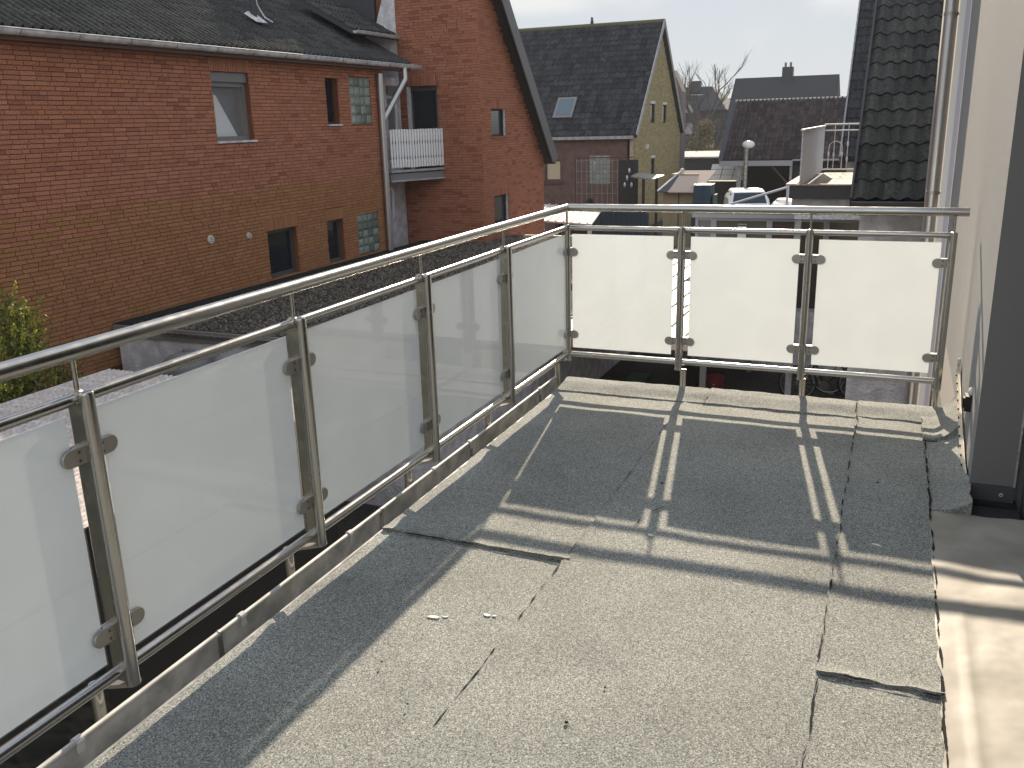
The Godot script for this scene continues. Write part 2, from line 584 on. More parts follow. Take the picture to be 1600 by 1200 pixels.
func wave_tile(w: float, l: float, amp: float, waves := 2, sharp := 1.4, lip := 0.020) -> MB:
	var mb := MB.new()
	var seg := 8 * waves
	var f := func(t: float) -> float:
		var a := fposmod(t * waves, 1.0)
		return amp * pow(0.5 - 0.5 * cos(TAU * a), sharp)
	for i in seg:
		var a := float(i) / seg
		var c := float(i + 1) / seg
		var za: float = f.call(a)
		var zc: float = f.call(c)
		var h := 0.001
		var na := Vector3(-(f.call(a + h) - f.call(a - h)) / (2 * h * w), 0, 1).normalized()
		var nc := Vector3(-(f.call(c + h) - f.call(c - h)) / (2 * h * w), 0, 1).normalized()
		var p0 := Vector3(a * w, 0, za + lip)
		var p1 := Vector3(c * w, 0, zc + lip)
		var p2 := Vector3(c * w, l, zc)
		var p3 := Vector3(a * w, l, za)
		mb.tri(p0, p1, p2, Vector3.BACK, na, nc, nc)
		mb.tri(p0, p2, p3, Vector3.BACK, na, nc, na)
		mb.quad(Vector3(a * w, 0, za + lip - 0.02), Vector3(c * w, 0, zc + lip - 0.02), p1, p0, Vector3.DOWN)
	mb.quad(Vector3(0, 0, lip - 0.02), Vector3(0, l, -0.012), Vector3(0, l, 0), Vector3(0, 0, lip), Vector3.LEFT)
	mb.quad(Vector3(w, 0, lip - 0.02), Vector3(w, l, -0.012), Vector3(w, l, 0), Vector3(w, 0, lip), Vector3.RIGHT)
	return mb

func tiles(parent: Node3D, o: Vector3, u: Vector3, s: Vector3, cols_n: int, rows_n: int, w: float, gauge: float, amp: float, tone: Callable, single: int, waves := 2, sharp := 1.4, lip := 0.020) -> void:
	var nrm := u.cross(s).normalized()
	var b := Basis(u, s, nrm)
	var mesh := wave_tile(w * 0.985, gauge + 0.03, amp, waves, sharp, lip).mesh()
	var list := []
	for r in rows_n:
		for c in cols_n:
			var at := o + u * (c * w) + s * (r * gauge) + nrm * rng.randf_range(-0.003, 0.003)
			var q := seen_at(at + parent.global_position)
			var inside := q.x > -0.02 and q.x < 1.02 and q.y > -0.02 and q.y < 1.02
			list.append([q.z if inside else 1e5 + q.z, list.size(), Transform3D(b.rotated(nrm, rng.randf_range(-0.008, 0.008)), at)])
	list.sort_custom(func(p, q): return p[0] < q[0])
	var rx := []
	var rc := []
	for i in list.size():
		if i < single and list[i][0] < 1e5:
			part("roof_tile", mesh, M["tile_%d" % rng.randi_range(0, 3)], parent, list[i][2])
		else:
			rx.append(list[i][2])
			rc.append(tone.call())
	if rx.size():
		many("tiling", mesh, M.tile_many, rx, rc, parent)

func window_in(parent: Node3D, o: Vector3, u: Vector3, nrm: Vector3, h: Rect2, depth: float, frame: String, pane: String, fw := 0.06, mullions := [], sill := "", called := "window") -> MeshInstance3D:
	# a window set back in a wall opening: frame (named window) > pane, sill
	var P := func(x: float, y: float, d: float) -> Vector3:
		return o + u * x + Vector3.UP * y + nrm * d
	var fb := Basis(u, Vector3.UP, nrm)
	var mb := MB.new()
	var a := h.position
	var e := h.end
	for k in [[a.x, a.x + fw, a.y, e.y], [e.x - fw, e.x, a.y, e.y], [a.x + fw, e.x - fw, a.y, a.y + fw], [a.x + fw, e.x - fw, e.y - fw, e.y]]:
		mb.box(P.call((k[0] + k[1]) * 0.5, (k[2] + k[3]) * 0.5, -depth), Vector3(k[1] - k[0], k[3] - k[2], 0.07), fb)
	for x in mullions:
		mb.box(P.call(x, (a.y + e.y) * 0.5, -depth + 0.002), Vector3(fw * 0.8, h.size.y - fw * 2, 0.06), fb)
	var f := part(called, mb, M[frame], parent)
	var pb := MB.new()
	pb.box(P.call((a.x + e.x) * 0.5, (a.y + e.y) * 0.5, -depth - 0.006), Vector3(h.size.x - fw * 2 + 0.01, h.size.y - fw * 2 + 0.01, 0.02), fb)
	part("pane", pb, M[pane], f)
	if sill:
		var sb := MB.new()
		sb.box(P.call((a.x + e.x) * 0.5, a.y - 0.018, -depth * 0.5 + 0.02), Vector3(h.size.x + 0.06, 0.035, depth + 0.05), fb)
		part("sill", sb, M[sill], f)
	return f

func glass_blocks(parent: Node3D, o: Vector3, u: Vector3, nrm: Vector3, h: Rect2, nx: int, ny: int, kinds: Array) -> void:
	var fb := Basis(u, Vector3.UP, nrm)
	var back := MB.new()
	back.box(o + u * h.get_center().x + Vector3.UP * h.get_center().y - nrm * 0.07, Vector3(h.size.x, h.size.y, 0.05), fb)
	var g := part("glass_block_panel", back, M.grey_wall, parent)
	var w := h.size.x / nx
	var t := h.size.y / ny
	var mb := MB.new()
	var c := 0.012
	var bw := w - 0.014
	var bh := t - 0.014
	mb.box(Vector3.ZERO, Vector3(bw, bh, 0.04))
	mb.hexa([Vector3(-bw / 2 + c, -bh / 2 + c, 0.021), Vector3(bw / 2 - c, -bh / 2 + c, 0.021), Vector3(bw / 2 - c, bh / 2 - c, 0.021), Vector3(-bw / 2 + c, bh / 2 - c, 0.021), Vector3(-bw / 4, -bh / 4, 0.035), Vector3(bw / 4, -bh / 4, 0.035), Vector3(bw / 4, bh / 4, 0.03), Vector3(-bw / 4, bh / 4, 0.03)])
	var mesh := mb.mesh()
	for j in ny:
		for i in nx:
			part("glass_block", mesh, M[kinds[rng.randi_range(0, kinds.size() - 1)]], g, Transform3D(fb, o + u * (h.position.x + (i + 0.5) * w) + Vector3.UP * (h.position.y + (j + 0.5) * t) - nrm * 0.025))

func half_gutter(p0: Vector3, p1: Vector3, r: float, outward: Vector3, seg := 10) -> MB:
	# half-round trough from p0 to p1 with a rolled bead on the outer lip
	var mb := MB.new()
	for layer in [[r, 1.0], [r - 0.004, -1.0]]:
		for k in seg:
			var q := []
			var nn := []
			for a in [PI * k / seg, PI * (k + 1) / seg]:
				var d := outward * cos(a) - Vector3.UP * sin(a)
				nn.append(d * layer[1])
				q.append(d * layer[0])
			var nm: Vector3 = (nn[0] + nn[1]).normalized()
			mb.tri(p0 + q[0], p0 + q[1], p1 + q[1], nm, nn[0], nn[1], nn[1])
			mb.tri(p0 + q[0], p1 + q[1], p1 + q[0], nm, nn[0], nn[1], nn[0])
	for p in [p0, p1]:
		var nm: Vector3 = (p - (p0 + p1) * 0.5).normalized()
		for k in seg:
			var d0 := outward * cos(PI * k / seg) - Vector3.UP * sin(PI * k / seg)
			var d1 := outward * cos(PI * (k + 1) / seg) - Vector3.UP * sin(PI * (k + 1) / seg)
			mb.tri(p, p + d0 * r, p + d1 * r, nm)
	var bead := outward * (r + 0.004) + Vector3.UP * 0.004
	mb.tube([p0 + bead, p1 + bead], 0.009, -1, 8)
	return mb

func tile_dark() -> Color:
	var k := rng.randf_range(0.055, 0.085)
	return Color(k * 1.03, k * 0.99, k * rng.randf_range(0.94, 1.04))

func _ready() -> void:
	rng.seed = 4711
	camera_and_light()
	materials()
	grounds()
	terrace()
	own_house()
	red_house()
	garage()
	tower_house()
	middle_house()
	right_neighbours()
	roof_terrace()
	far_houses()
	railing()
	yard_things()
	plants()

func camera_and_light() -> void:
	cam = Camera3D.new()
	cam.name = "camera"
	cam.fov = 46.22
	cam.near = 0.05
	cam.far = 900.0
	add_child(cam)
	cam.position = Vector3(1.734, 1.527, 4.923)
	cam.rotation_degrees = Vector3(-16.231, 23.133, -1.563)
	cam.current = true
	var e := Environment.new()
	e.background_mode = Environment.BG_SKY
	e.sky = Sky.new()
	e.sky.sky_material = sky_material()
	e.tonemap_mode = Environment.TONE_MAPPER_LINEAR
	e.tonemap_exposure = 1.75
	e.sdfgi_enabled = true
	e.ssao_enabled = true
	e.ssil_enabled = true
	e.fog_enabled = true
	e.fog_density = 0.0005
	e.fog_light_color = Color(0.86, 0.89, 0.93)
	var we := WorldEnvironment.new()
	we.name = "world_environment"
	we.environment = e
	add_child(we)
	var sun := DirectionalLight3D.new()
	sun.name = "sun"
	sun.light_energy = 1.6
	sun.light_color = Color(1.0, 0.93, 0.83)
	sun.light_angular_distance = 0.6
	sun.shadow_enabled = true
	add_child(sun)
	sun.look_at_from_position(Vector3.ZERO, Vector3(0.150, -0.447, 0.882), Vector3.UP)

func sky_material() -> PanoramaSkyMaterial:
	# bright hazy sky: pale horizon, soft broken cloud, brighter veil round the sun
	var w := 768
	var h := 384
	var f := FastNoiseLite.new()
	f.seed = 8
	f.frequency = 1.5
	f.fractal_octaves = 5
	var sun := Vector3(-0.150, 0.447, -0.882).normalized()
	var im := Image.create(w, h, false, Image.FORMAT_RGBF)
	for y in h:
		var el := PI * (0.5 - (y + 0.5) / h)
		for x in w:
			var az := TAU * ((x + 0.5) / w - 0.5)
			var d := Vector3(sin(az) * cos(el), sin(el), -cos(az) * cos(el))
			var t := clampf(d.y, 0.0, 1.0)
			var c := Color(0.428, 0.438, 0.436).lerp(Color(0.245, 0.345, 0.51), pow(t, 0.8))
			var q := d / maxf(0.18, t + 0.12)
			var n := f.get_noise_3d(q.x * 0.55, t * 1.2, q.z * 0.55)
			var cloud := smoothstep(-0.12, 0.26, n)
			c = c.lerp(Color(0.525, 0.52, 0.51), cloud * 0.85)
			var a := d.angle_to(sun)
			c += Color(0.20, 0.19, 0.17) * exp(-a * 3.0) + Color(1.3, 1.25, 1.15) * exp(-a * 8.0)
			if d.y < 0.0:
				c = Color(0.3, 0.3, 0.29)
			im.set_pixel(x, y, c)
	var m := PanoramaSkyMaterial.new()
	m.panorama = ImageTexture.create_from_image(im)
	m.energy_multiplier = 1.0
	return m

func grounds() -> void:
	var mb := MB.new()
	mb.box(Vector3(0, G - 0.25, -60), Vector3(640, 0.5, 640))
	setting("ground", mb, M.earth)
	mb = MB.new()
	mb.box(Vector3(-3.0, G + 0.004, -30.0), Vector3(13.0, 0.02, 56.0))
	setting("yard_pavement", mb, M.paving)
	mb = MB.new()
	mb.box(Vector3(-1.5, G + 0.012, -37.0), Vector3(9.0, 0.02, 22.0))
	setting("driveway", mb, M.asphalt)
	mb = MB.new()
	mb.plate(PackedVector2Array([Vector2(-6.6, -30.5), Vector2(-5.2, -30.0), Vector2(-4.6, -34.5), Vector2(-5.0, -40.0), Vector2(-5.6, -40.0), Vector2(-5.4, -35.0)]), 0.02, Vector3(0, G + 0.03, 0), Basis(Vector3.RIGHT, Vector3.BACK, Vector3.UP))
	setting("sand_path", mb, M.sand_tile)

# ------------------------------------------------------------------ the terrace
# A sheet on a grid: f(x, z) gives its height; the rim drops to `low`. wob moves the rim in and out.
func sheet(x0: float, x1: float, z0: float, z1: float, nx: int, nz: int, f: Callable, low: float, wob := 0.006, seed_ := 1) -> MB:
	var mb := MB.new()
	var ns := FastNoiseLite.new()
	ns.seed = seed_
	ns.frequency = 3.0
	ns.fractal_octaves = 4
	var P := []
	for j in nz + 1:
		var row := []
		for i in nx + 1:
			var a := float(i) / nx
			var b := float(j) / nz
			var x := lerpf(x0, x1, a)
			var z := lerpf(z0, z1, b)
			var xe := wob * ns.get_noise_2d(3.0 if a < 0.5 else 9.0, z * 3.0) * 2.0 * pow(absf(a * 2.0 - 1.0), 6.0)
			var ze := wob * ns.get_noise_2d(x * 3.0, 5.0 if b < 0.5 else 15.0) * 2.0 * pow(absf(b * 2.0 - 1.0), 6.0)
			row.append(Vector3(x + xe, f.call(x, z), z + ze))
		P.append(row)
	var N := []
	for j in nz + 1:
		var row := []
		for i in nx + 1:
			var du: Vector3 = P[j][mini(i + 1, nx)] - P[j][maxi(i - 1, 0)]
			var dv: Vector3 = P[mini(j + 1, nz)][i] - P[maxi(j - 1, 0)][i]
			var nm := dv.cross(du).normalized()
			row.append(nm if nm.y > 0 else -nm)
		N.append(row)
	for j in nz:
		for i in nx:
			mb.tri(P[j][i], P[j][i + 1], P[j + 1][i + 1], Vector3.UP, N[j][i], N[j][i + 1], N[j + 1][i + 1])
			mb.tri(P[j][i], P[j + 1][i + 1], P[j + 1][i], Vector3.UP, N[j][i], N[j + 1][i + 1], N[j + 1][i])
	var drop := func(p: Vector3) -> Vector3: return Vector3(p.x, low, p.z)
	for i in nx:
		mb.quad(P[0][i], P[0][i + 1], drop.call(P[0][i + 1]), drop.call(P[0][i]), Vector3.FORWARD)
		mb.quad(P[nz][i], P[nz][i + 1], drop.call(P[nz][i + 1]), drop.call(P[nz][i]), Vector3.BACK)
	for j in nz:
		mb.quad(P[j][0], P[j + 1][0], drop.call(P[j + 1][0]), drop.call(P[j][0]), Vector3.LEFT)
		mb.quad(P[j][nx], P[j + 1][nx], drop.call(P[j + 1][nx]), drop.call(P[j][nx]), Vector3.RIGHT)
	return mb

# A thin broken ribbon of bitumen along a seam
func ribbon(a: Vector2, b: Vector2, wmax: float, y: float, seed_: int, share := 0.0, wander := 0.006) -> MB:
	var mb := MB.new()
	var ns := FastNoiseLite.new()
	ns.seed = seed_
	ns.frequency = 1.0
	ns.fractal_octaves = 3
	var steps := int(a.distance_to(b) / 0.012)
	var d := (b - a).normalized()
	var s := Vector2(-d.y, d.x)
	var prev = null
	for i in steps + 1:
		var p := a.lerp(b, float(i) / steps)
		var w := wmax * clampf(ns.get_noise_1d(i * 0.11) * 1.6 + 0.35 - share, 0.0, 1.0)
		p += s * ns.get_noise_1d(i * 0.045 + 300.0) * wander * 2.0
		var l := p - s * w * 0.5
		var r := p + s * w * 0.5
		var now := [Vector3(l.x, y, l.y), Vector3(r.x, y, r.y), w]
		if prev != null and (prev[2] > 0.0004 or w > 0.0004):
			mb.quad(prev[0], prev[1], now[1], now[0], Vector3.UP)
		prev = now
	return mb

func terrace() -> void:
	var core := MB.new()
	core.span(Vector3(-0.015, -0.3, -0.05), Vector3(2.285, -0.014, 9.0))
	var deck := setting("terrace_floor", core, M.felt_core)
	var ns := FastNoiseLite.new()
	ns.seed = 77
	ns.frequency = 1.4
	ns.fractal_octaves = 3
	var bump := func(x: float, z: float) -> float: return ns.get_noise_2d(x, z) * 0.005
	# three strips side by side, each lapping over its neighbour
	part("felt_sheet", sheet(-0.02, 0.755, 0.02, 2.145, 34, 90, func(x, z): return 0.004 + bump.call(x, z) + 0.011 * exp(-pow((2.145 - z) / 0.03, 2.0)) * (0.6 + 0.4 * sin(x * 9.0)), -0.01, 0.006, 5), M.felt, deck)
	part("felt_sheet", sheet(-0.02, 0.755, 2.11, 8.9, 34, 120, func(x, z): return -0.003 + bump.call(x, z), -0.012, 0.006, 6), M.felt, deck)
	part("felt_sheet", sheet(0.735, 1.655, 0.02, 8.9, 40, 200, func(x, z): return 0.006 + bump.call(x, z) + 0.004 * exp(-pow((x - 0.735) / 0.025, 2.0)), -0.008, 0.008, 7), M.felt, deck)
	part("felt_sheet", sheet(1.635, 1.962, 0.02, 2.56, 16, 110, func(x, z): return 0.011 + bump.call(x, z) + 0.013 * exp(-pow((2.56 - z) / 0.022, 2.0)) * (0.7 + 0.3 * sin(x * 30.0)) + 0.004 * exp(-pow((x - 1.635) / 0.02, 2.0)), -0.006, 0.007, 8), M.felt, deck)
	part("felt_sheet", sheet(1.635, 1.962, 2.53, 8.9, 16, 110, func(x, z): return 0.009 + bump.call(x, z) + 0.003 * exp(-pow((x - 1.635) / 0.02, 2.0)), -0.006, 0.007, 9), M.felt, deck)
	# the roll-up at the far edge, in three lengths
	var lift := func(x: float, z: float) -> float:
		return 0.010 + 0.020 * smoothstep(0.17 + 0.02 * sin(x * 7.0), 0.02, z) + bump.call(x * 2.0, z * 3.0) * 0.8
	part("edge_sheet", sheet(-0.02, 0.86, -0.062, 0.16, 40, 16, lift, -0.05, 0.006, 12), M.felt, deck)
	part("edge_sheet", sheet(0.845, 1.65, -0.062, 0.165, 40, 16, func(x, z): return lift.call(x, z) + 0.004, -0.05, 0.006, 13), M.felt, deck)
	part("edge_sheet", sheet(1.635, 2.1, -0.062, 0.16, 24, 16, func(x, z): return lift.call(x, z) + 0.008, -0.05, 0.006, 14), M.felt, deck)
	# the strip turned up against the house wall, and the patch in the corner
	part("upstand_sheet", sheet(1.948, 2.102, 0.02, 1.285, 14, 60, func(x, z): return 0.016 + 0.05 * pow(clampf((x - 1.96) / 0.14, 0, 1), 2.2) + bump.call(x, z), -0.006, 0.005, 15), M.felt, deck)
	part("corner_patch", sheet(1.944, 2.098, -0.03, 0.445, 14, 26, func(x, z): return 0.030 + 0.085 * pow(clampf((x - 1.985) / 0.11, 0, 1), 2.0) + bump.call(x * 2.0, z * 2.0) * 1.4, 0.004, 0.006, 16), M.felt, deck)
	# the pale roofing membrane by the door
	part("membrane", sheet(1.955, 2.30, 1.272, 8.9, 24, 240, func(x, z): return 0.014 + ns.get_noise_2d(x * 2.0 + 9.0, z * 1.6) * 0.005 + 0.003 * sin(z * 9.0 + x * 14.0) * ns.get_noise_2d(z, x) + 0.004 * exp(-pow((x - 2.03) / 0.012, 2.0)) * smoothstep(1.9, 2.4, z), -0.004, 0.006, 17), M.membrane, deck)
	# bitumen that shows in the seams
	var seams := [[Vector2(0.738, 0.2), Vector2(0.738, 2.1), 0.005, 0.013, 1, 0.25, 0.003], [Vector2(0.738, 2.2), Vector2(0.728, 4.2), 0.005, 0.013, 2, 0.15, 0.002],
		[Vector2(1.64, 0.15), Vector2(1.638, 2.5), 0.006, 0.0195, 3, 0.0, 0.005], [Vector2(1.64, 2.6), Vector2(1.65, 4.2), 0.006, 0.018, 4, 0.0, 0.005],
		[Vector2(1.952, 0.45), Vector2(1.957, 1.27), 0.009, 0.0215, 5, -0.35, 0.004], [Vector2(1.958, 1.27), Vector2(1.962, 4.2), 0.009, 0.0205, 6, 0.05, 0.003],
		[Vector2(1.948, 0.448), Vector2(2.09, 0.452), 0.014, 0.02, 7, -0.6, 0.002], [Vector2(-0.01, 2.152), Vector2(0.735, 2.152), 0.011, 0.008, 8, -0.7, 0.004],
		[Vector2(1.64, 2.566), Vector2(1.955, 2.572), 0.011, 0.018, 9, -0.7, 0.003], [Vector2(0.84, 0.16), Vector2(0.87, 0.02), 0.006, 0.026, 10, -0.2, 0.004],
		[Vector2(1.633, 0.17), Vector2(1.63, -0.04), 0.010, 0.038, 11, -0.3, 0.004], [Vector2(1.0, 1.55), Vector2(0.82, 1.95), 0.008, 0.0135, 12, 0.2, 0.02]]
	for s in seams:
		part("bitumen_seam", ribbon(s[0], s[1], s[2], s[3], s[4], s[5], s[6]), M.bitumen, deck)
	# bird droppings and crumbs
	var drops := [[0.47, 2.66, 0.022, 0.009], [0.505, 2.645, 0.010, 0.004], [0.628, 2.59, 0.015, 0.008], [0.652, 2.585, 0.008, 0.005], [0.98, 1.86, 0.013, 0.008], [1.79, 1.67, 0.05, 0.007]]
	for d in drops:
		var poly := PackedVector2Array()
		for k in 11:
			var a := TAU * k / 11
			var r := rng.randf_range(0.6, 1.2)
			poly.append(Vector2(cos(a) * d[2] * r, sin(a) * d[3] * r))
		var mb := MB.new()
		mb.plate(poly, 0.0025, Vector3(d[0], 0.0085 if d[0] > 0.73 else 0.0, d[1]), Basis(Vector3.RIGHT, Vector3.BACK, Vector3.UP).rotated(Vector3.UP, rng.randf_range(-0.4, 0.4)))
		part("bird_dropping", mb, M.dropping, deck)
	for d in [[1.05, 3.02, 0.006], [1.10, 2.84, 0.004], [0.45, 2.95, 0.004], [0.62, 3.1, 0.004], [1.76, 1.05, 0.006], [1.42, 2.3, 0.003], [0.9, 1.35, 0.006]]:
		var mb := MB.new()
		mb.ball(Vector3(d[0], 0.012, d[1]), Vector3(d[2], d[2] * 0.7, d[2]), 4, 6)
		part("dirt_crumb", mb, M.black, deck)
	# building under the terrace
	var under := MB.new()
	under.span(Vector3(-0.005, G, -0.045), Vector3(2.28, -0.3, 9.0))
	part("terrace_base_wall", under, M.grey_wall, deck)

	# zinc gutter along the left edge
	var g := thing("terrace_gutter", "zinc gutter with clips running along the open left edge of the terrace felt", "gutter", Vector3(-0.06, 0.0, 4.4))
	var o := Vector3(-0.06, 0.0, 4.4)
	var prev := -0.06
	for z in [1.16, 2.02, 3.0, 4.4, 8.8]:
		mb_gutter(g, prev, z - 0.002, o)
		prev = z
	for z in [0.21, 1.16, 2.02, 3.0]:
		var mb := MB.new()
		mb.tube([Vector3(-0.100, 0.022, z) - o, Vector3(-0.100, 0.022, z + 0.012) - o], 0.0105, -1, 8)
		mb.span(Vector3(-0.0985, -0.085, z) - o, Vector3(-0.0945, 0.015, z + 0.02) - o)
		part("joint", mb, M.zinc, g)
	for z in [0.23, 1.18, 1.56, 2.26, 2.90, 3.55, 4.3, 5.1]:
		var mb := MB.new()
		var pts := []
		for k in 8:
			var a := PI * (0.9 - k * 0.17)
			pts.append(Vector3(-0.100 + 0.0115 * cos(a), 0.022 + 0.0115 * sin(a), z))
		pts.append(Vector3(-0.0915, -0.008, z))
		for k in pts.size() - 1:
			mb.beam(pts[k] - o, pts[k + 1] - o, 0.024, 0.003, Vector3.RIGHT if k == pts.size() - 2 else Vector3.UP)
		part("clip", mb, M.zinc_light, g)
	var flash := MB.new()
	flash.span(Vector3(-0.032, -0.03, -0.06) - o, Vector3(-0.0215, -0.004, 8.8) - o)
	part("drip_edge", flash, M.zinc, g)

func mb_gutter(g: Node3D, z0: float, z1: float, o: Vector3) -> void:
	var mb := MB.new()
	mb.span(Vector3(-0.104, -0.09, z0) - o, Vector3(-0.099, 0.02, z1) - o)
	mb.span(Vector3(-0.099, -0.09, z0) - o, Vector3(-0.03, -0.085, z1) - o)
	mb.tube([Vector3(-0.100, 0.022, z0) - o, Vector3(-0.100, 0.022, z1) - o], 0.0085, -1, 8)
	part("trough", mb, M.gutter_zinc, g)

# ------------------------------------------------------------------ the railing
func railing() -> void:
	var o := Vector3(0, 0, 0)
	var r := thing("balcony_railing", "stainless steel railing with frosted glass panels round the terrace edge", "railing", o)
	var hy := 1.05
	var my := 0.936
	var by := 0.192
	var left := [0.904, 1.728, 2.576, 3.426, 4.28, 5.13]
	var far := [0.668, 1.334, 2.004]
	var zend := 6.0
	# the left run drifts a little outward and down with its length
	var run := Vector3(-0.011, -0.005, 1.0)
	# handrail, mitred at the corner
	var mb := MB.new()
	mb.tube([run * zend + Vector3.UP * hy, Vector3(0, hy, 0.0)], 0.0212, -1, 24)
	part("handrail", mb, M.steel, r)
	mb = MB.new()
	mb.tube([Vector3(0.0, hy, 0), Vector3(2.062, hy, 0)], 0.0212, -1, 24)
	mb.tube([Vector3(2.056, hy, 0), Vector3(2.0645, hy, 0)], 0.0218, -1, 24)
	part("handrail", mb, M.steel, r)
	mb = MB.new()
	mb.ball(Vector3(0, hy, 0), Vector3.ONE * 0.0215, 10, 16)
	part("corner_elbow", mb, M.steel, r)
	# the two lower rails run through behind the posts
	for y in [my, by]:
		var rr := 0.0150 if y == my else 0.0165
		var zs := [0.0] + left + [zend]
		for i in zs.size() - 1:
			mb = MB.new()
			mb.tube([run * zs[i] + Vector3.UP * y, run * (zs[i + 1] - 0.0008) + Vector3.UP * y], rr, -1, 18)
			part("top_rail" if y == my else "bottom_rail", mb, M.steel, r)
		var xs := [0.0] + far
		for i in xs.size() - 1:
			mb = MB.new()
			mb.tube([Vector3(xs[i], y, 0), Vector3(xs[i + 1] - 0.0008, y, 0)], rr, -1, 18)
			part("top_rail" if y == my else "bottom_rail", mb, M.steel, r)
		mb = MB.new()
		mb.ball(Vector3(0, y, 0), Vector3.ONE * rr * 1.04, 8, 14)
		part("rail_elbow", mb, M.steel, r)
	# posts: [position on the rail line, inward direction, along]
	var posts := [[Vector3(0, 0, 0), Vector3(0.7, 0, 0.7), Vector3.BACK]]
	for z in left:
		posts.append([run * z, Vector3.RIGHT, Vector3.BACK])
	for x in far:
		posts.append([Vector3(x, 0, 0), Vector3.BACK, Vector3.RIGHT])
	for i in posts.size():
		var p: Vector3 = posts[i][0]
		var inn: Vector3 = posts[i][1].normalized()
		var off := 0.026 if i > 0 else 0.006
		var c := p + inn * off
		mb = MB.new()
		mb.tube([c + Vector3.UP * 0.152, c + Vector3.UP * (my + 0.012)], 0.0185, -1, 20)
		mb.ball(c + Vector3.UP * (my + 0.012), Vector3(0.0185, 0.008, 0.0185), 8, 20)
		mb.ball(c + Vector3.UP * 0.152, Vector3(0.0185, 0.004, 0.0185), 6, 20)
		var post := part("post", mb, M.steel, r)
		# the rest of the flat-oval post behind its round front
		mb = MB.new()
		var oval := PackedVector2Array()
		for k in 9:
			var a := -PI / 2 + PI * k / 8
			oval.append(Vector2(0.0 + 0.0168 * cos(a), 0.0168 * sin(a)))
		for k in 9:
			var a := PI / 2 + PI * k / 8
			oval.append(Vector2(-0.040 + 0.0168 * cos(a), 0.0168 * sin(a)))
		mb.plate(oval, my - 0.172, p + inn * off + Vector3.UP * 0.165, Basis(inn, inn.cross(Vector3.UP), Vector3.UP), 0.003)
		part("post_back", mb, M.steel, post)
		# saddle that ties the post to the top rail, and the thin pin up to the handrail
		mb = MB.new()
		mb.ball(p + Vector3.UP * (my + 0.010) - inn * 0.004, Vector3(0.020, 0.0085, 0.020), 8, 14)
		part("saddle", mb, M.cast_steel, post)
		mb = MB.new()
		mb.tube([p + Vector3.UP * my, p + Vector3.UP * (hy - 0.015)], 0.0062, -1, 10)
		part("pin", mb, M.steel, post)
		# cranked foot: outward arm, then the stub that goes down past the edge
		mb = MB.new()
		var f := p - inn * (0.118 if i > 0 else 0.15)
		mb.beam(c + Vector3.UP * 0.158 + inn * 0.012, f + Vector3.UP * 0.108 - inn * 0.012, 0.034, 0.010)
		part("foot_arm", mb, M.cast_steel, post)
		mb = MB.new()
		mb.tube([f + Vector3.UP * 0.116, f + Vector3.UP * -0.22], 0.0175, -1, 18)
		part("foot", mb, M.steel, post)
	# panels and their clamps
	var bays := []
	for i in range(1, left.size()):
		bays.append([run * left[i - 1], run * left[i]])
	bays.append([Vector3(0, 0, 0), run * left[0]])
	for i in range(1, far.size()):
		bays.append([Vector3(far[i - 1], 0, 0), Vector3(far[i], 0, 0)])
	bays.append([Vector3(0, 0, 0), Vector3(far[0], 0, 0)])
	for b in bays:
		var d: Vector3 = (b[1] - b[0]).normalized()
		var inn := Vector3.RIGHT if d.z > 0.5 else Vector3.BACK
		var g0 := 0.047 if b[0].length() > 0.01 else 0.030
		var s: Vector3 = b[0] + d * g0
		var e: Vector3 = b[1] - d * 0.047
		var w := s.distance_to(e)
		var y0 := 0.232
		var y1 := 0.902
		var mid := (s + e) * 0.5 + Vector3.UP * (y0 + y1) * 0.5
		var fb := Basis(d, Vector3.UP, d.cross(Vector3.UP))
		mb = MB.new()
		mb.box(mid, Vector3(w, y1 - y0, 0.0088), fb)
		var pane := part("glass_panel", mb, M.clear_glass, r)
		mb = MB.new()
		mb.box(mid, Vector3(w - 0.001, y1 - y0 - 0.001, 0.0004), fb)
		var q := MB.new()
		var hw := fb.x * (w * 0.5 - 0.001)
		var hh := Vector3.UP * ((y1 - y0) * 0.5 - 0.001)
		q.quad(mid - hw - hh, mid + hw - hh, mid + hw + hh, mid - hw + hh, inn)
		part("frosted_film", q, M.foil, pane)
		for end in [[s, 1.0, b[0]], [e, -1.0, b[1]]]:
			for y in [0.315, 0.800]:
				# two D-shaped jaws hold the pane on both faces; the square end meets the post
				var dir: Vector3 = d * end[1]
				var poly := PackedVector2Array()
				var at: Vector3 = end[0] + Vector3.UP * y
				var back: float = -(end[0] - end[2]).length() + 0.010
				poly.append(Vector2(back, -0.0225))
				for k in 11:
					var a := -PI / 2 + PI * k / 10
					poly.append(Vector2(0.014 + 0.0225 * cos(a), 0.0225 * sin(a)))
				poly.append(Vector2(back, 0.0225))
				mb = MB.new()
				for side in [1.0, -1.0]:
					mb.plate(poly, 0.0085, at + inn * side * 0.0052, Basis(dir, Vector3.UP, inn * side), 0.002)
				mb.box(at + dir * (back * 0.5 - 0.002), Vector3(0.0104, 0.043, absf(back) - 0.004), Basis(inn, Vector3.UP, dir))
				var cl := part("glass_clamp", mb, M.cast_steel, r)
				for k in [-0.011, 0.011]:
					mb = MB.new()
					mb.tube([at + dir * -0.012 + Vector3.UP * k + inn * 0.0135, at + dir * -0.012 + Vector3.UP * k + inn * 0.0146], 0.0052, 0.0046, 10)
					part("screw", mb, M.screw, cl)
					mb = MB.new()
					mb.tube([at + dir * -0.012 + Vector3.UP * k + inn * 0.0146, at + dir * -0.012 + Vector3.UP * k + inn * 0.0149], 0.0022, -1, 6)
					part("screw_socket", mb, M.black, cl)

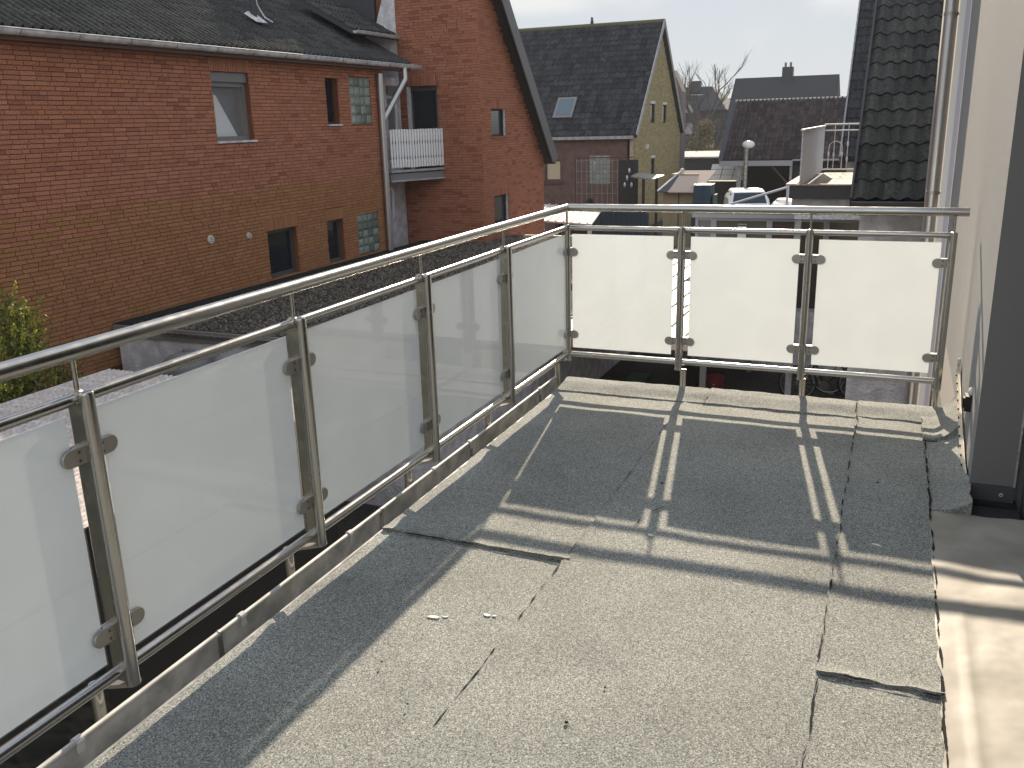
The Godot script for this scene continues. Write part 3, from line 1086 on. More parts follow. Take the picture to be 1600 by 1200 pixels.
# ------------------------------------------------------------------ the house on the right
func own_house() -> void:
	var o := Vector3(2.12, 0, 0)
	var h := thing("plaster_house", "rough pale plastered house wall rising along the right side of the terrace", "house", o)
	var mb := MB.new()
	mb.span(Vector3(2.108, 0.062, -2.65) - o, Vector3(2.27, 3.3, 1.05) - o)
	part("plaster_wall", mb, M.plaster, h)
	mb = MB.new()
	mb.span(Vector3(2.272, -0.3, -2.65) - o, Vector3(9.0, 3.3, 1.0) - o)
	part("inner_wall", mb, M.plaster, h)
	mb = MB.new()
	mb.span(Vector3(2.112, G, -2.648) - o, Vector3(9.0, -0.3, -0.07) - o)
	part("ground_floor_wall", mb, M.plaster, h)
	mb = MB.new()
	mb.span(Vector3(2.113, -0.3, -2.646) - o, Vector3(2.271, 0.061, -0.066) - o)
	part("plinth", mb, M.plaster_shade, h)
	mb = MB.new()
	mb.span(Vector3(2.113, -0.3, -0.064) - o, Vector3(2.271, 0.061, 1.04) - o)
	part("plinth", mb, M.plaster_shade, h)
	# grey reveal beside the door, its foot strip with a screw, the sealed block below
	mb = MB.new()
	mb.span(Vector3(2.106, 0.065, 1.051) - o, Vector3(2.268, 3.3, 1.062) - o)
	part("door_reveal", mb, M.anthracite, h)
	mb = MB.new()
	mb.span(Vector3(2.101, 0.0, 1.053) - o, Vector3(2.268, 0.064, 1.075) - o)
	var strip := part("reveal_foot", mb, M.anthracite_dark, h)
	mb = MB.new()
	mb.tube([Vector3(2.222, 0.030, 1.076) - o, Vector3(2.222, 0.030, 1.079) - o], 0.0085, 0.007, 14)
	part("screw", mb, M.zinc_light, strip)
	mb = MB.new()
	mb.tube([Vector3(2.222, 0.030, 1.079) - o, Vector3(2.222, 0.030, 1.0796) - o], 0.0035, -1, 6)
	part("screw_socket", mb, M.black, strip)
	mb = MB.new()
	mb.span(Vector3(2.092, -0.11, 1.05) - o, Vector3(2.276, -0.001, 1.11) - o)
	mb.span(Vector3(2.115, -0.02, 1.111) - o, Vector3(2.25, -0.008, 1.113) - o)
	part("sealed_block", mb, M.bitumen, h)
	# glazed door in the set-back front, with a narrow light edge on its frame
	mb = MB.new()
	mb.span(Vector3(2.300, -0.05, 1.05) - o, Vector3(2.40, 2.35, 1.13) - o)
	mb.span(Vector3(2.300, -0.05, 1.13) - o, Vector3(2.40, 0.03, 3.4) - o)
	mb.span(Vector3(2.300, 2.25, 1.13) - o, Vector3(2.40, 2.35, 3.4) - o)
	mb.span(Vector3(2.300, 0.03, 2.22) - o, Vector3(2.40, 2.25, 2.30) - o)
	mb.span(Vector3(2.300, -0.05, 3.4) - o, Vector3(2.40, 2.35, 3.48) - o)
	var door := part("terrace_door", mb, M.anthracite_dark, h)
	mb = MB.new()
	mb.span(Vector3(2.33, 0.03, 1.13) - o, Vector3(2.345, 2.25, 3.4) - o)
	part("pane", mb, M.dark_pane, door)
	mb = MB.new()
	mb.span(Vector3(2.262, 0.0, 1.064) - o, Vector3(2.2695, 2.3, 1.0665) - o)
	part("edge_trim", mb, M.grey_wall, h)
	mb = MB.new()
	mb.span(Vector3(2.31, -0.3, 3.48) - o, Vector3(2.7, 3.3, 4.6) - o)  # unseen end of the house, cut short to let more skylight in
	mb.span(Vector3(2.31, 2.352, 1.002) - o, Vector3(2.7, 3.3, 3.478) - o)
	part("plaster_wall", mb, M.plaster, h)
	mb = MB.new()
	mb.span(Vector3(2.702, -0.3, 1.002) - o, Vector3(9.0, 3.3, 4.6) - o)
	part("inner_wall", mb, M.plaster, h)
	mb = MB.new()
	mb.span(Vector3(2.0, 3.31, -2.64) - o, Vector3(9.1, 3.5, 4.7) - o)  # unseen flat roof, set low so more skylight comes over it
	part("roof", mb, M.far_roof, h)
	# perforated plaster bead that has come loose at the foot of the wall
	mb = MB.new()
	var a := Vector3(2.094, 0.235, -0.03)
	var b := Vector3(2.092, 0.012, 1.06)
	var steps := 22
	var prevq = null
	for i in steps + 1:
		var t := float(i) / steps
		var p := a.lerp(b, t) + Vector3(-0.004 * sin(t * PI), -0.012 * sin(t * PI), 0)
		var wd := 0.034 + 0.004 * sin(t * 30.0)
		var q := [p + Vector3(0.006, wd, 0), p + Vector3(-0.004, 0, 0)]
		if prevq != null:
			mb.hexa([prevq[1] - o, q[1] - o, q[1] + Vector3(0.004, 0, 0) - o, prevq[1] + Vector3(0.004, 0, 0) - o, prevq[0] - o, q[0] - o, q[0] + Vector3(0.003, 0, 0) - o, prevq[0] + Vector3(0.003, 0, 0) - o])
		prevq = q
	var bead := part("plaster_bead", mb, M.ivory, h)
	for i in 13:
		var t := (i + 0.5) / 13.0
		var p := a.lerp(b, t) + Vector3(-0.006, 0.012 - 0.012 * sin(t * PI), 0)
		mb = MB.new()
		mb.ball(p - o, Vector3(0.004, 0.006, 0.012), 4, 6)
		part("bead_hole", mb, M.black, bead)
	mb = MB.new()
	for k in 7:
		var p := Vector3(2.095, 0.22 + 0.014 * k, -0.05 + 0.004 * k)
		mb.ball(p - o, Vector3(0.010, 0.012, 0.009 + 0.004 * (k % 2)), 5, 8)
	part("plaster_lump", mb, M.dropping, bead)
	# the dark cable outlet with a dab of white filler above it
	mb = MB.new()
	mb.span(Vector3(2.082, 0.262, 0.66) - o, Vector3(2.108, 0.33, 0.725) - o)
	mb.span(Vector3(2.074, 0.275, 0.676) - o, Vector3(2.082, 0.318, 0.71) - o)
	var outlet := part("cable_outlet", mb, M.black, h)
	mb = MB.new()
	mb.ball(Vector3(2.104, 0.345, 0.69) - o, Vector3(0.012, 0.02, 0.03), 6, 8)
	part("filler", mb, M.dropping, outlet)

	# zinc downpipe in front of the party wall
	o = Vector3(1.98, G, -2.72)
	var d := thing("zinc_downpipe", "tall round zinc downpipe between the tiled roof and the plaster wall", "downpipe", o)
	mb = MB.new()
	mb.tube([Vector3(1.98, G, -2.72) - o, Vector3(1.98, 0.94, -2.72) - o], 0.041, -1, 20)
	part("lower_pipe", mb, M.pipe_zinc, d)
	mb = MB.new()
	mb.tube([Vector3(1.98, 0.92, -2.72) - o, Vector3(1.98, 3.3, -2.72) - o], 0.045, -1, 20)
	part("upper_pipe", mb, M.pipe_zinc, d)
	for y in [0.93, 2.19, -1.2]:
		mb = MB.new()
		mb.tube([Vector3(1.98, y - 0.012, -2.72) - o, Vector3(1.98, y + 0.012, -2.72) - o], 0.049, -1, 20)
		mb.beam(Vector3(2.02, y, -2.72) - o, Vector3(2.10, y, -2.72) - o, 0.012, 0.012)
		part("bracket", mb, M.cast_steel, d)

# ------------------------------------------------------------------ red brick house on the left
func red_tone(c: Vector3) -> Color:
	# the lower zone of the wall is laid in browner bricks
	var q := rng.randf()
	var base := Color(0.53, 0.222, 0.132).lerp(Color(0.60, 0.262, 0.158), q)
	if rng.randf() < 0.06:
		base = Color(0.43, 0.175, 0.115)
	if c.y < 0.50:
		base = base.lerp(Color(0.50, 0.255, 0.105), 0.8 * rng.randf_range(0.6, 1.0))
	var k := rng.randf_range(0.9, 1.08)
	return Color(base.r * k, base.g * k, base.b * k)

func red_house() -> void:
	var o := Vector3(-9.07, G, -13.5)
	var h := thing("red_brick_house", "long red brick house with dark tiled roof and zinc gutter beyond the left railing", "house", o)
	var u := Vector3.FORWARD      # along the wall, away from the camera; u = 0 at z = 3
	var nrm := Vector3.RIGHT
	var wo := Vector3(-9.07, 0, 3.0) - o
	var H := func(z0: float, z1: float, y0: float, y1: float) -> Rect2: return Rect2(3.0 - z0, y0, z0 - z1, y1 - y0)
	var big: Rect2 = H.call(-7.85, -8.83, 1.34, 2.48)
	var slit: Rect2 = H.call(-11.21, -11.66, 1.58, 2.48)
	var gb: Rect2 = H.call(-12.10, -12.92, 1.57, 2.52)
	var low: Rect2 = H.call(-8.91, -9.83, -1.22, -0.32)
	var low2: Rect2 = H.call(-10.87, -11.48, -1.22, -0.34)
	var gb2: Rect2 = H.call(-12.02, -12.90, -1.2, -0.34)
	var holes := [big, slit, gb, low, low2, gb2]
	var L := 16.5
	var wall := part("wall", wall_slab(wo - nrm * 0.012, u, nrm, G + 3.6 - 3.6, [[0.0, 2.75], [L, 2.75]], holes, 0.36, 0.2), M.mortar, h)
	var soldiers := []
	for k in [low, low2, big]:
		soldiers.append(Rect2(k.position.x - 0.04, k.end.y, k.size.x + 0.08, 0.24))
	var tone := func(c: Vector3) -> Color: return red_tone(c + o)
	bricks(wall, wo, u, nrm, -1.9, [[2.2, 2.75], [L, 2.75]], holes, soldiers, tone, 300, 0.0625, 0.25, Rect2(0.0, 0.08, 0.26, 0.26))
	# windows
	var upper := window_in(h, wo, u, nrm, Rect2(big.position, big.size - Vector2(0, 0.16)), 0.14, "anthracite", "window_glass", 0.075, [], "zinc_light")
	var reflection_plate := MB.new()
	reflection_plate.plate(PackedVector2Array([Vector2(big.position.x + 0.06, big.position.y + 0.06), Vector2(big.end.x - 0.16, big.position.y + 0.06), Vector2(big.position.x + 0.34, big.end.y - 0.38), Vector2(big.position.x + 0.06, big.end.y - 0.3)]), 0.01, wo - nrm * 0.24, Basis(u, Vector3.UP, nrm))
	part("reflection_plate", reflection_plate, M.white_plastic, upper)  # reflection of gable and sky, put in as a pale plate
	reflection_plate = MB.new()
	reflection_plate.box(wo + u * big.get_center().x + Vector3.UP * big.get_center().y - nrm * 0.33, Vector3(0.02, 1.2, 1.05))
	part("dark_room", reflection_plate, M.anthracite_dark, upper)
	var box_ := MB.new()
	box_.box(wo + u * big.get_center().x + Vector3.UP * (big.end.y - 0.08) - nrm * 0.11, Vector3(0.12, 0.158, big.size.x - 0.01))
	part("shutter_box", box_, M.anthracite, h)
	window_in(h, wo, u, nrm, slit, 0.16, "dark_wood", "dark_pane", 0.05, [], "zinc_light")
	window_in(h, wo, u, nrm, low, 0.14, "anthracite_dark", "dark_pane", 0.07)
	window_in(h, wo, u, nrm, low2, 0.14, "anthracite_dark", "dark_pane", 0.06)
	glass_blocks(h, wo, u, nrm, gb, 4, 5, ["green_block", "pale_block", "pale_block", "dark_block"])
	glass_blocks(h, wo, u, nrm, gb2, 4, 5, ["green_block", "pale_block", "dark_block", "dark_block"])
	# round vents
	for k in [[-7.37, -0.27, 0.085], [-8.38, -0.33, 0.07]]:
		var c := Vector3(-9.07, k[1], k[0]) - o
		var mb := MB.new()
		mb.tube([c, c + nrm * 0.03], k[2] * 0.9, k[2] * 0.8, 18)
		var vent := part("round_vent", mb, M.sign_board, h)
		mb = MB.new()
		for j in 3:
			mb.box(c + nrm * 0.031 + Vector3.UP * (j - 1) * 0.032, Vector3(0.006, 0.012, 0.075))
		part("vent_slot", mb, M.screw, vent)
	# end wall and back of the house
	var mb := MB.new()
	mb.span(Vector3(-19.0, G, -13.49) - o, Vector3(-9.45, 2.75, 3.0) - o)
	part("house_body", mb, M.mortar, h)
	mb = MB.new()
	for k in range(-20, 44):
		mb.box(Vector3(-9.20, k * 0.0625 + 0.03, -13.506 + rng.randf_range(-0.002, 0.002)) - o, Vector3(0.24, 0.052, 0.014))
	part("corner_brick", mb, M.brick_1, h)
	# roof
	var pitch := deg_to_rad(28.0)
	var s := Vector3(-cos(pitch), sin(pitch), 0)
	var rn := Vector3(sin(pitch), cos(pitch), 0)
	var eave := Vector3(-8.86, 2.86, 2.4) - o
	var base := MB.new()
	var run := 6.4
	var q := [eave - rn * 0.03, eave - rn * 0.03 + u * 16.84, eave - rn * 0.03 + u * 16.84 + s * run, eave - rn * 0.03 + s * run]
	base.hexa([q[0] - rn * 0.12, q[1] - rn * 0.12, q[2] - rn * 0.12, q[3] - rn * 0.12, q[0], q[1], q[2], q[3]])
	var ridge: Vector3 = eave + s * run
	base.hexa([ridge - rn * 0.15, ridge - rn * 0.15 + u * 16.84, ridge + u * 16.84 + Vector3(-6, -3.2, 0), ridge + Vector3(-6, -3.2, 0), ridge - rn * 0.03, ridge - rn * 0.03 + u * 16.84, ridge + u * 16.84 + Vector3(-6, -3.0, 0), ridge + Vector3(-6, -3.0, 0)])
	var roof := part("roof", base, M.slate, h)
	tiles(roof, eave, u, s, 56, 18, 0.30, 0.345, 0.052, tile_dark, 300, 2, 2.0, 0.008)
	# gable under the roof at both ends
	for z in [-13.45, 3.0]:
		mb = MB.new()
		mb.plate(PackedVector2Array([Vector2(-19.0, 2.74), Vector2(-9.1, 2.74), Vector2(-14.5, 5.55)]), 0.2, Vector3(0, 0, z) - o, Basis())
		part("gable", mb, M.mortar, h)
	# soffit, gutter and its straps
	mb = MB.new()
	mb.span(Vector3(-9.06, 2.70, -14.40) - o, Vector3(-8.84, 2.76, 2.4) - o)
	part("soffit", mb, M.brown_wood, h)
	part("gutter", half_gutter(Vector3(-8.80, 2.83, 2.4) - o, Vector3(-8.80, 2.83, -14.72) - o, 0.075, Vector3.RIGHT), M.zinc_light, h)
	for k in 18:
		var z := 1.6 - k * 0.93
		mb = MB.new()
		var pts := []
		for j in 7:
			var a := -PI * 0.02 + PI * 0.55 * j / 6
			pts.append(Vector3(-8.80 + 0.078 * cos(a), 2.83 - 0.078 * sin(a), z) - o)
		for j in 6:
			mb.beam(pts[j], pts[j + 1], 0.022, 0.004, Vector3.BACK)
		part("gutter_strap", mb, M.cast_steel, h)
	# downpipe with its swan neck
	mb = MB.new()
	mb.tube([Vector3(-8.98, G, -13.22) - o, Vector3(-8.98, 2.62, -13.22) - o], 0.078, -1, 14)
	var pipe := part("downpipe", mb, M.pipe_zinc, h)
	mb = MB.new()
	mb.tube([Vector3(-8.80, 2.78, -14.02) - o, Vector3(-8.80, 2.52, -14.02) - o, Vector3(-8.95, 1.72, -13.30) - o, Vector3(-8.98, 1.60, -13.22) - o], 0.07, -1, 14)
	part("swan_neck", mb, M.pipe_zinc, pipe)
	mb = MB.new()
	mb.tube([Vector3(-9.40, 0.02, -13.85) - o, Vector3(-9.32, 0.12, -13.85) - o, Vector3(-9.28, 0.05, -13.95) - o, Vector3(-9.28, -0.55, -13.95) - o, Vector3(-9.40, -0.85, -13.75) - o], 0.045, -1, 10)
	part("small_pipe", mb, M.lilac, h)
	# vent cowl on the roof
	var vb := Vector3(-9.98, 3.58, -10.35) - o
	mb = MB.new()
	mb.tube([vb, vb + Vector3.UP * 0.62], 0.065, -1, 14)
	var cowl := part("roof_vent", mb, M.slate, h)
	mb = MB.new()
	mb.hexa([vb + Vector3(0.16, -0.09, 0.14), vb + Vector3(0.16, -0.09, -0.2), vb + Vector3(-0.12, 0.08, -0.2), vb + Vector3(-0.12, 0.08, 0.14), vb + Vector3(0.12, -0.03, 0.08), vb + Vector3(0.12, -0.03, -0.12), vb + Vector3(-0.08, 0.12, -0.12), vb + Vector3(-0.08, 0.12, 0.08)])
	part("flashing", mb, M.zinc_light, cowl)
	mb = MB.new()
	mb.tube([vb + Vector3(0.02, 0.7, -0.09), vb + Vector3(0.03, 0.25, -0.08), vb + Vector3(0.10, 0.02, -0.2), vb + Vector3(0.16, -0.06, -0.36)], 0.012, -1, 6)
	part("cable", mb, M.white_plastic, cowl)

# ------------------------------------------------------------------ flat garage between the railing and the red house
func garage() -> void:
	var o := Vector3(-5.5, G, -10.5)
	var g := thing("flat_roof_garage", "low garage with a gravelled flat roof between the railing and the red house", "garage", o)
	var mb := MB.new()
	mb.span(Vector3(-9.0, G, -16.35) - o, Vector3(-3.6, -1.40, -5.03) - o)
	part("wall", mb, M.white_wall, g)
	mb = MB.new()
	mb.span(Vector3(-9.03, -1.40, -16.4) - o, Vector3(-3.5, -1.275, -5.0) - o)
	var roof := part("roof", mb, M.gravel_bed, g)
	mb = MB.new()
	mb.span(Vector3(-9.03, -1.40, -16.46) - o, Vector3(-3.5, -1.235, -16.4) - o)
	part("roof_edge", mb, M.zinc, g)
	mb = MB.new()
	mb.span(Vector3(-9.0, -1.42, -5.0) - o, Vector3(-3.5, -1.25, -4.96) - o)
	part("roof_edge", mb, M.anthracite, g)
	part("gutter", half_gutter(Vector3(-8.0, -1.27, -4.90) - o, Vector3(-3.5, -1.27, -4.90) - o, 0.055, Vector3.BACK), M.zinc, g)
	# bitumen strip turned up at the house wall
	mb = MB.new()
	mb.span(Vector3(-9.055, -1.275, -16.3) - o, Vector3(-8.75, -1.24, -5.02) - o)
	part("wall_flashing", mb, M.bitumen, g)
	# gravel: loose stones
	var st := MB.new()
	st.ball(Vector3.ZERO, Vector3(1, 0.62, 0.8), 3, 5)
	var xfs := []
	var cols := []
	for i in 26000:
		var near := rng.randf() < 0.5
		var x := rng.randf_range(-8.75, -5.3) if near else rng.randf_range(-8.75, -3.6)
		var z := rng.randf_range(-16.35, -5.1)
		var r := rng.randf_range(0.014, 0.034)
		xfs.append(Transform3D(Basis.from_euler(Vector3(rng.randf() * 6, rng.randf() * 6, rng.randf() * 6)).scaled(Vector3.ONE * r), Vector3(x, -1.268 + rng.randf_range(-0.004, 0.012), z) - o))
		var k := rng.randf_range(0.05, 0.22) * (0.5 if rng.randf() < 0.4 else 1.0)
		cols.append(Color(k, k * rng.randf_range(0.78, 0.9), k * rng.randf_range(0.58, 0.76)))
	many("gravel", st.mesh(), M.tinted, xfs, cols, roof)
	# dark round boiler and hose in front of the end wall
	var b := thing("dark_tank", "dark rounded tank with a lid against the white end wall of the garage", "tank", Vector3(-7.25, G, -4.55))
	var bo := Vector3(-7.25, G, -4.55)
	mb = MB.new()
	mb.tube([Vector3(0, 0, 0), Vector3(0, 1.5, 0), Vector3(0, 1.95, 0)], 0.36, 0.36, 20)
	part("body", mb, M.anthracite_dark, b)
	mb = MB.new()
	mb.ball(Vector3(0, 1.95, 0), Vector3(0.37, 0.22, 0.37), 8, 20)
	part("lid", mb, M.anthracite, b)
	mb = MB.new()
	mb.tube([Vector3(0, 2.12, 0), Vector3(0, 2.2, 0)], 0.05, -1, 10)
	part("knob", mb, M.zinc, b)

# ------------------------------------------------------------------ the tall house behind it
func tower_tone(c: Vector3) -> Color:
	var base := Color(0.46, 0.185, 0.112).lerp(Color(0.55, 0.24, 0.15), rng.randf())
	if rng.randf() < 0.1:
		base = Color(0.37, 0.15, 0.095)
	return base

func tower_house() -> void:
	var o := Vector3(-7.4, G, -15.0)
	var h := thing("tall_brick_house", "tall brown brick house with steep dark verge and a white slatted balcony", "house", o)
	var zt := -15.0
	var xt := -7.37
	# front face towards the terrace
	var u := Vector3.RIGHT
	var fo := Vector3(-9.5, 0, zt) - o
	var door := Rect2(0.19, 0.46, 0.82, 1.94)
	var fl := xt + 9.5
	var front := part("front_wall", wall_slab(fo - Vector3.BACK * 0.012, u, Vector3.BACK, -3.6, [[0.0, 6.2], [fl, 6.2]], [door], 0.3, 0.16), M.mortar, h)
	bricks(front, fo, u, Vector3.BACK, -1.5, [[0.0, 6.2], [fl, 6.2]], [door], [Rect2(door.position.x - 0.03, door.end.y, door.size.x + 0.06, 0.24)], tower_tone, 0)
	window_in(h, fo, u, Vector3.BACK, door, 0.14, "anthracite_dark", "dark_pane", 0.10, [], "", "balcony_door")
	var mb := MB.new()
	mb.span(fo + Vector3(0.192, 0.46, -0.09), fo + Vector3(0.255, 2.39, 0.012))
	part("white_jamb", mb, M.white_paint, h)
	# side face with two small windows under the verge
	var so := Vector3(xt, 0, zt) - o
	var su := Vector3.FORWARD
	var w1 := Rect2(0.56, 1.20, 0.88, 0.64)
	var w2 := Rect2(0.58, -0.90, 0.90, 0.69)
	var top := [[0.0, 5.28], [0.01, 5.27], [4.0, 0.64]]
	var side := part("side_wall", wall_slab(so - Vector3.RIGHT * 0.012, su, Vector3.RIGHT, -3.6, top, [w1, w2], 0.3, 0.16), M.mortar, h)
	var sold := []
	for k in [w1, w2]:
		sold.append(Rect2(k.position.x - 0.03, k.end.y, k.size.x + 0.06, 0.20))
	bricks(side, so, su, Vector3.RIGHT, -3.4, top, [w1, w2], sold, tower_tone, 300, 0.0625, 0.25, Rect2(0.46, 0.0, 0.08, 0.32))
	for k in [w1, w2]:
		window_in(h, so, su, Vector3.RIGHT, k, 0.10, "dark_wood", "dark_pane", 0.045, [], "brick_3")
		mb = MB.new()
		mb.span(so + Vector3(-0.17, k.position.y + 0.01, -k.end.x + 0.003), so + Vector3(-0.012, k.end.y - 0.005, -k.end.x + 0.015))
		part("white_reveal", mb, M.white_paint, h)
	# roof: one steep slope falling away from us
	var d := Vector3(0, -4.64, -4.0).normalized()
	var nm := Vector3(0, 4.0, -4.64).normalized()
	var a := Vector3(xt + 0.30, 5.30, zt + 0.02) - o
	var e := a + d * 6.45
	mb = MB.new()
	var wv := Vector3(-9.0, 0, 0)
	mb.hexa([a, e, e + wv, a + wv, a + nm * 0.16, e + nm * 0.16, e + wv + nm * 0.16, a + wv + nm * 0.16])
	part("roof", mb, M.slate, h)
	mb = MB.new()
	mb.hexa([a - nm * 0.20, e - nm * 0.20 - d * 0.18, e - nm * 0.20 - d * 0.18 - Vector3(0.03, 0, 0), a - nm * 0.20 - Vector3(0.03, 0, 0), a + nm * 0.17, e + nm * 0.17, e + nm * 0.17 - Vector3(0.03, 0, 0), a + nm * 0.17 - Vector3(0.03, 0, 0)])
	part("verge_board", mb, M.anthracite_dark, h, Transform3D(Basis(), Vector3(0.032, 0, 0)))
	mb = MB.new()
	mb.hexa([a - nm * 0.05 - Vector3(0.33, 0, 0), e - nm * 0.05 - Vector3(0.33, 0, 0), e - nm * 0.05 - Vector3(0.002, 0, 0), a - nm * 0.05 - Vector3(0.002, 0, 0), a - nm * 0.003 - Vector3(0.33, 0, 0), e - nm * 0.003 - Vector3(0.33, 0, 0), e - nm * 0.003 - Vector3(0.002, 0, 0), a - nm * 0.003 - Vector3(0.002, 0, 0)])
	part("verge_soffit", mb, M.dark_wood, h)
	# body
	mb = MB.new()
	mb.span(Vector3(-18.5, G, -19.0) - o, Vector3(xt - 0.33, 0.6, zt - 0.33) - o)
	mb.hexa([Vector3(-16, 0.61, -18.9) - o, Vector3(xt - 0.33, 0.61, -18.9) - o, Vector3(xt - 0.33, 0.61, zt - 0.33) - o, Vector3(-16, 0.61, zt - 0.33) - o, Vector3(-16, 5.1, -15.45) - o, Vector3(xt - 0.33, 5.1, -15.45) - o, Vector3(xt - 0.33, 5.1, zt - 0.33) - o, Vector3(-16, 5.1, zt - 0.33) - o])
	part("house_body", mb, M.mortar, h)
	# white rendered part beside the red house, set back in the corner
	mb = MB.new()
	mb.plate(PackedVector2Array([Vector2(-9.51, 2.4), Vector2(-13.5, 2.4), Vector2(-13.5, 3.0), Vector2(-10.12, 3.62), Vector2(-9.62, 4.95), Vector2(-9.51, 4.95)]), 0.2, Vector3(0, 0, zt - 0.2) - o, Basis())
	part("white_gable_wall", mb, M.white_wall, h)
	var wu := Vector3.FORWARD
	var wo := Vector3(-9.5, 0, -13.5) - o
	var bd := Rect2(0.86, 0.46, 0.56, 1.74)
	part("white_side_wall", wall_slab(wo, wu, Vector3.RIGHT, -3.6, [[0.0, 2.6], [1.495, 2.6]], [bd], 0.3, 0.15), M.white_wall, h)
	window_in(h, wo, wu, Vector3.RIGHT, bd, 0.1, "white_plastic", "curtain_pane", 0.06, [], "", "side_door")
	mb = MB.new()
	mb.span(wo + Vector3(0.001, 2.22, -1.46), wo + Vector3(0.06, 2.42, -0.84))
	part("shutter_box", mb, M.anthracite, h)
	# small pent roof with its own gutter over the white wall
	var ps := Vector3(-cos(0.49), sin(0.49), 0)
	var pn := Vector3(sin(0.49), cos(0.49), 0)
	var pe := Vector3(-9.52, 3.55, -13.2) - o
	mb = MB.new()
	mb.hexa([pe - pn * 0.1, pe - pn * 0.1 + wu * 1.80, pe - pn * 0.1 + wu * 1.80 + ps * 1.7, pe - pn * 0.1 + ps * 1.7, pe, pe + wu * 1.80, pe + wu * 1.80 + ps * 1.7, pe + ps * 1.7])
	var pent := part("pent_roof", mb, M.slate, h)
	tiles(pent, pe + pn * 0.01, wu, ps, 6, 5, 0.30, 0.345, 0.04, tile_dark, 0)
	part("pent_gutter", half_gutter(Vector3(-9.46, 3.53, -13.12) - o, Vector3(-9.46, 3.53, -15.02) - o, 0.06, Vector3.RIGHT), M.zinc_light, h)
	mb = MB.new()
	mb.span(Vector3(-13.6, 3.0, -15.6) - o, Vector3(-10.2, 6.6, -15.25) - o)
	part("slate_wall", mb, M.slate, h)
	# balcony, wedge-shaped in plan: its front runs slantwise out of the corner
	var b0 := Vector3(-9.02, 0, -13.53)
	var b1 := Vector3(-8.39, 0, -14.97)
	var bdir := (b1 - b0).normalized()
	var bout := bdir.cross(Vector3.UP)
	var slab := func(y0: float, y1: float, over: float) -> MB:
		var q := MB.new()
		var p := [b0 + bout * over, b1 + bout * over, Vector3(-9.49, 0, -14.97), Vector3(-9.49, 0, -13.53)]
		var c := []
		for y in [y0, y1]:
			for k in p:
				c.append(k + Vector3.UP * y - o)
		q.hexa(c)
		return q
	var bal := part("balcony", slab.call(0.30, 0.44, -0.02), M.anthracite, h)
	part("balcony_edge", slab.call(0.265, 0.299, 0.03), M.grey_wall, bal)
	mb = MB.new()
	mb.beam(b0 + Vector3.UP * 0.50 - o, b1 + Vector3.UP * 0.50 - o, 0.03, 0.05)
	part("balcony_edge", mb, M.grey_wall, bal)
	var slat := MB.new()
	var pl := PackedVector2Array()
	# a slat with notched sides, as sawn balcony boards have
	for k in [[0.0, 0.028], [0.16, 0.028], [0.21, 0.018], [0.27, 0.028], [0.50, 0.028], [0.56, 0.018], [0.61, 0.028], [0.85, 0.028]]:
		pl.append(Vector2(k[1], k[0]))
	for k in [[0.85, -0.028], [0.61, -0.028], [0.56, -0.018], [0.50, -0.028], [0.27, -0.028], [0.21, -0.018], [0.16, -0.028], [0.0, -0.028]]:
		pl.append(Vector2(k[1], k[0]))
	slat.plate(pl, 0.022, Vector3.ZERO, Basis(bdir, Vector3.UP, bout))
	var sm := slat.mesh()
	var blen := b0.distance_to(b1)
	for k in 20:
		part("balcony_slat", sm, M.white_plastic, bal, Transform3D(Basis(), b0 + bdir * ((k + 0.5) * blen / 20.0) + bout * 0.005 + Vector3.UP * (0.58 + rng.randf_range(-0.008, 0.008)) - o))
	mb = MB.new()
	for y in [0.73, 1.31]:
		mb.beam(b0 + bout * -0.03 + Vector3.UP * y - o, b1 + bout * -0.03 + Vector3.UP * y - o, 0.04, 0.07)
	part("balcony_rail", mb, M.white_paint, bal)

# ------------------------------------------------------------------ house with the yellow gable
func yellow_tone(_c: Vector3) -> Color:
	var k := rng.randf_range(0.86, 1.1)
	var base := Color(0.53, 0.44, 0.235)
	if rng.randf() < 0.18:
		base = Color(0.46, 0.34, 0.21)
	return Color(base.r * k, base.g * k, base.b * k)

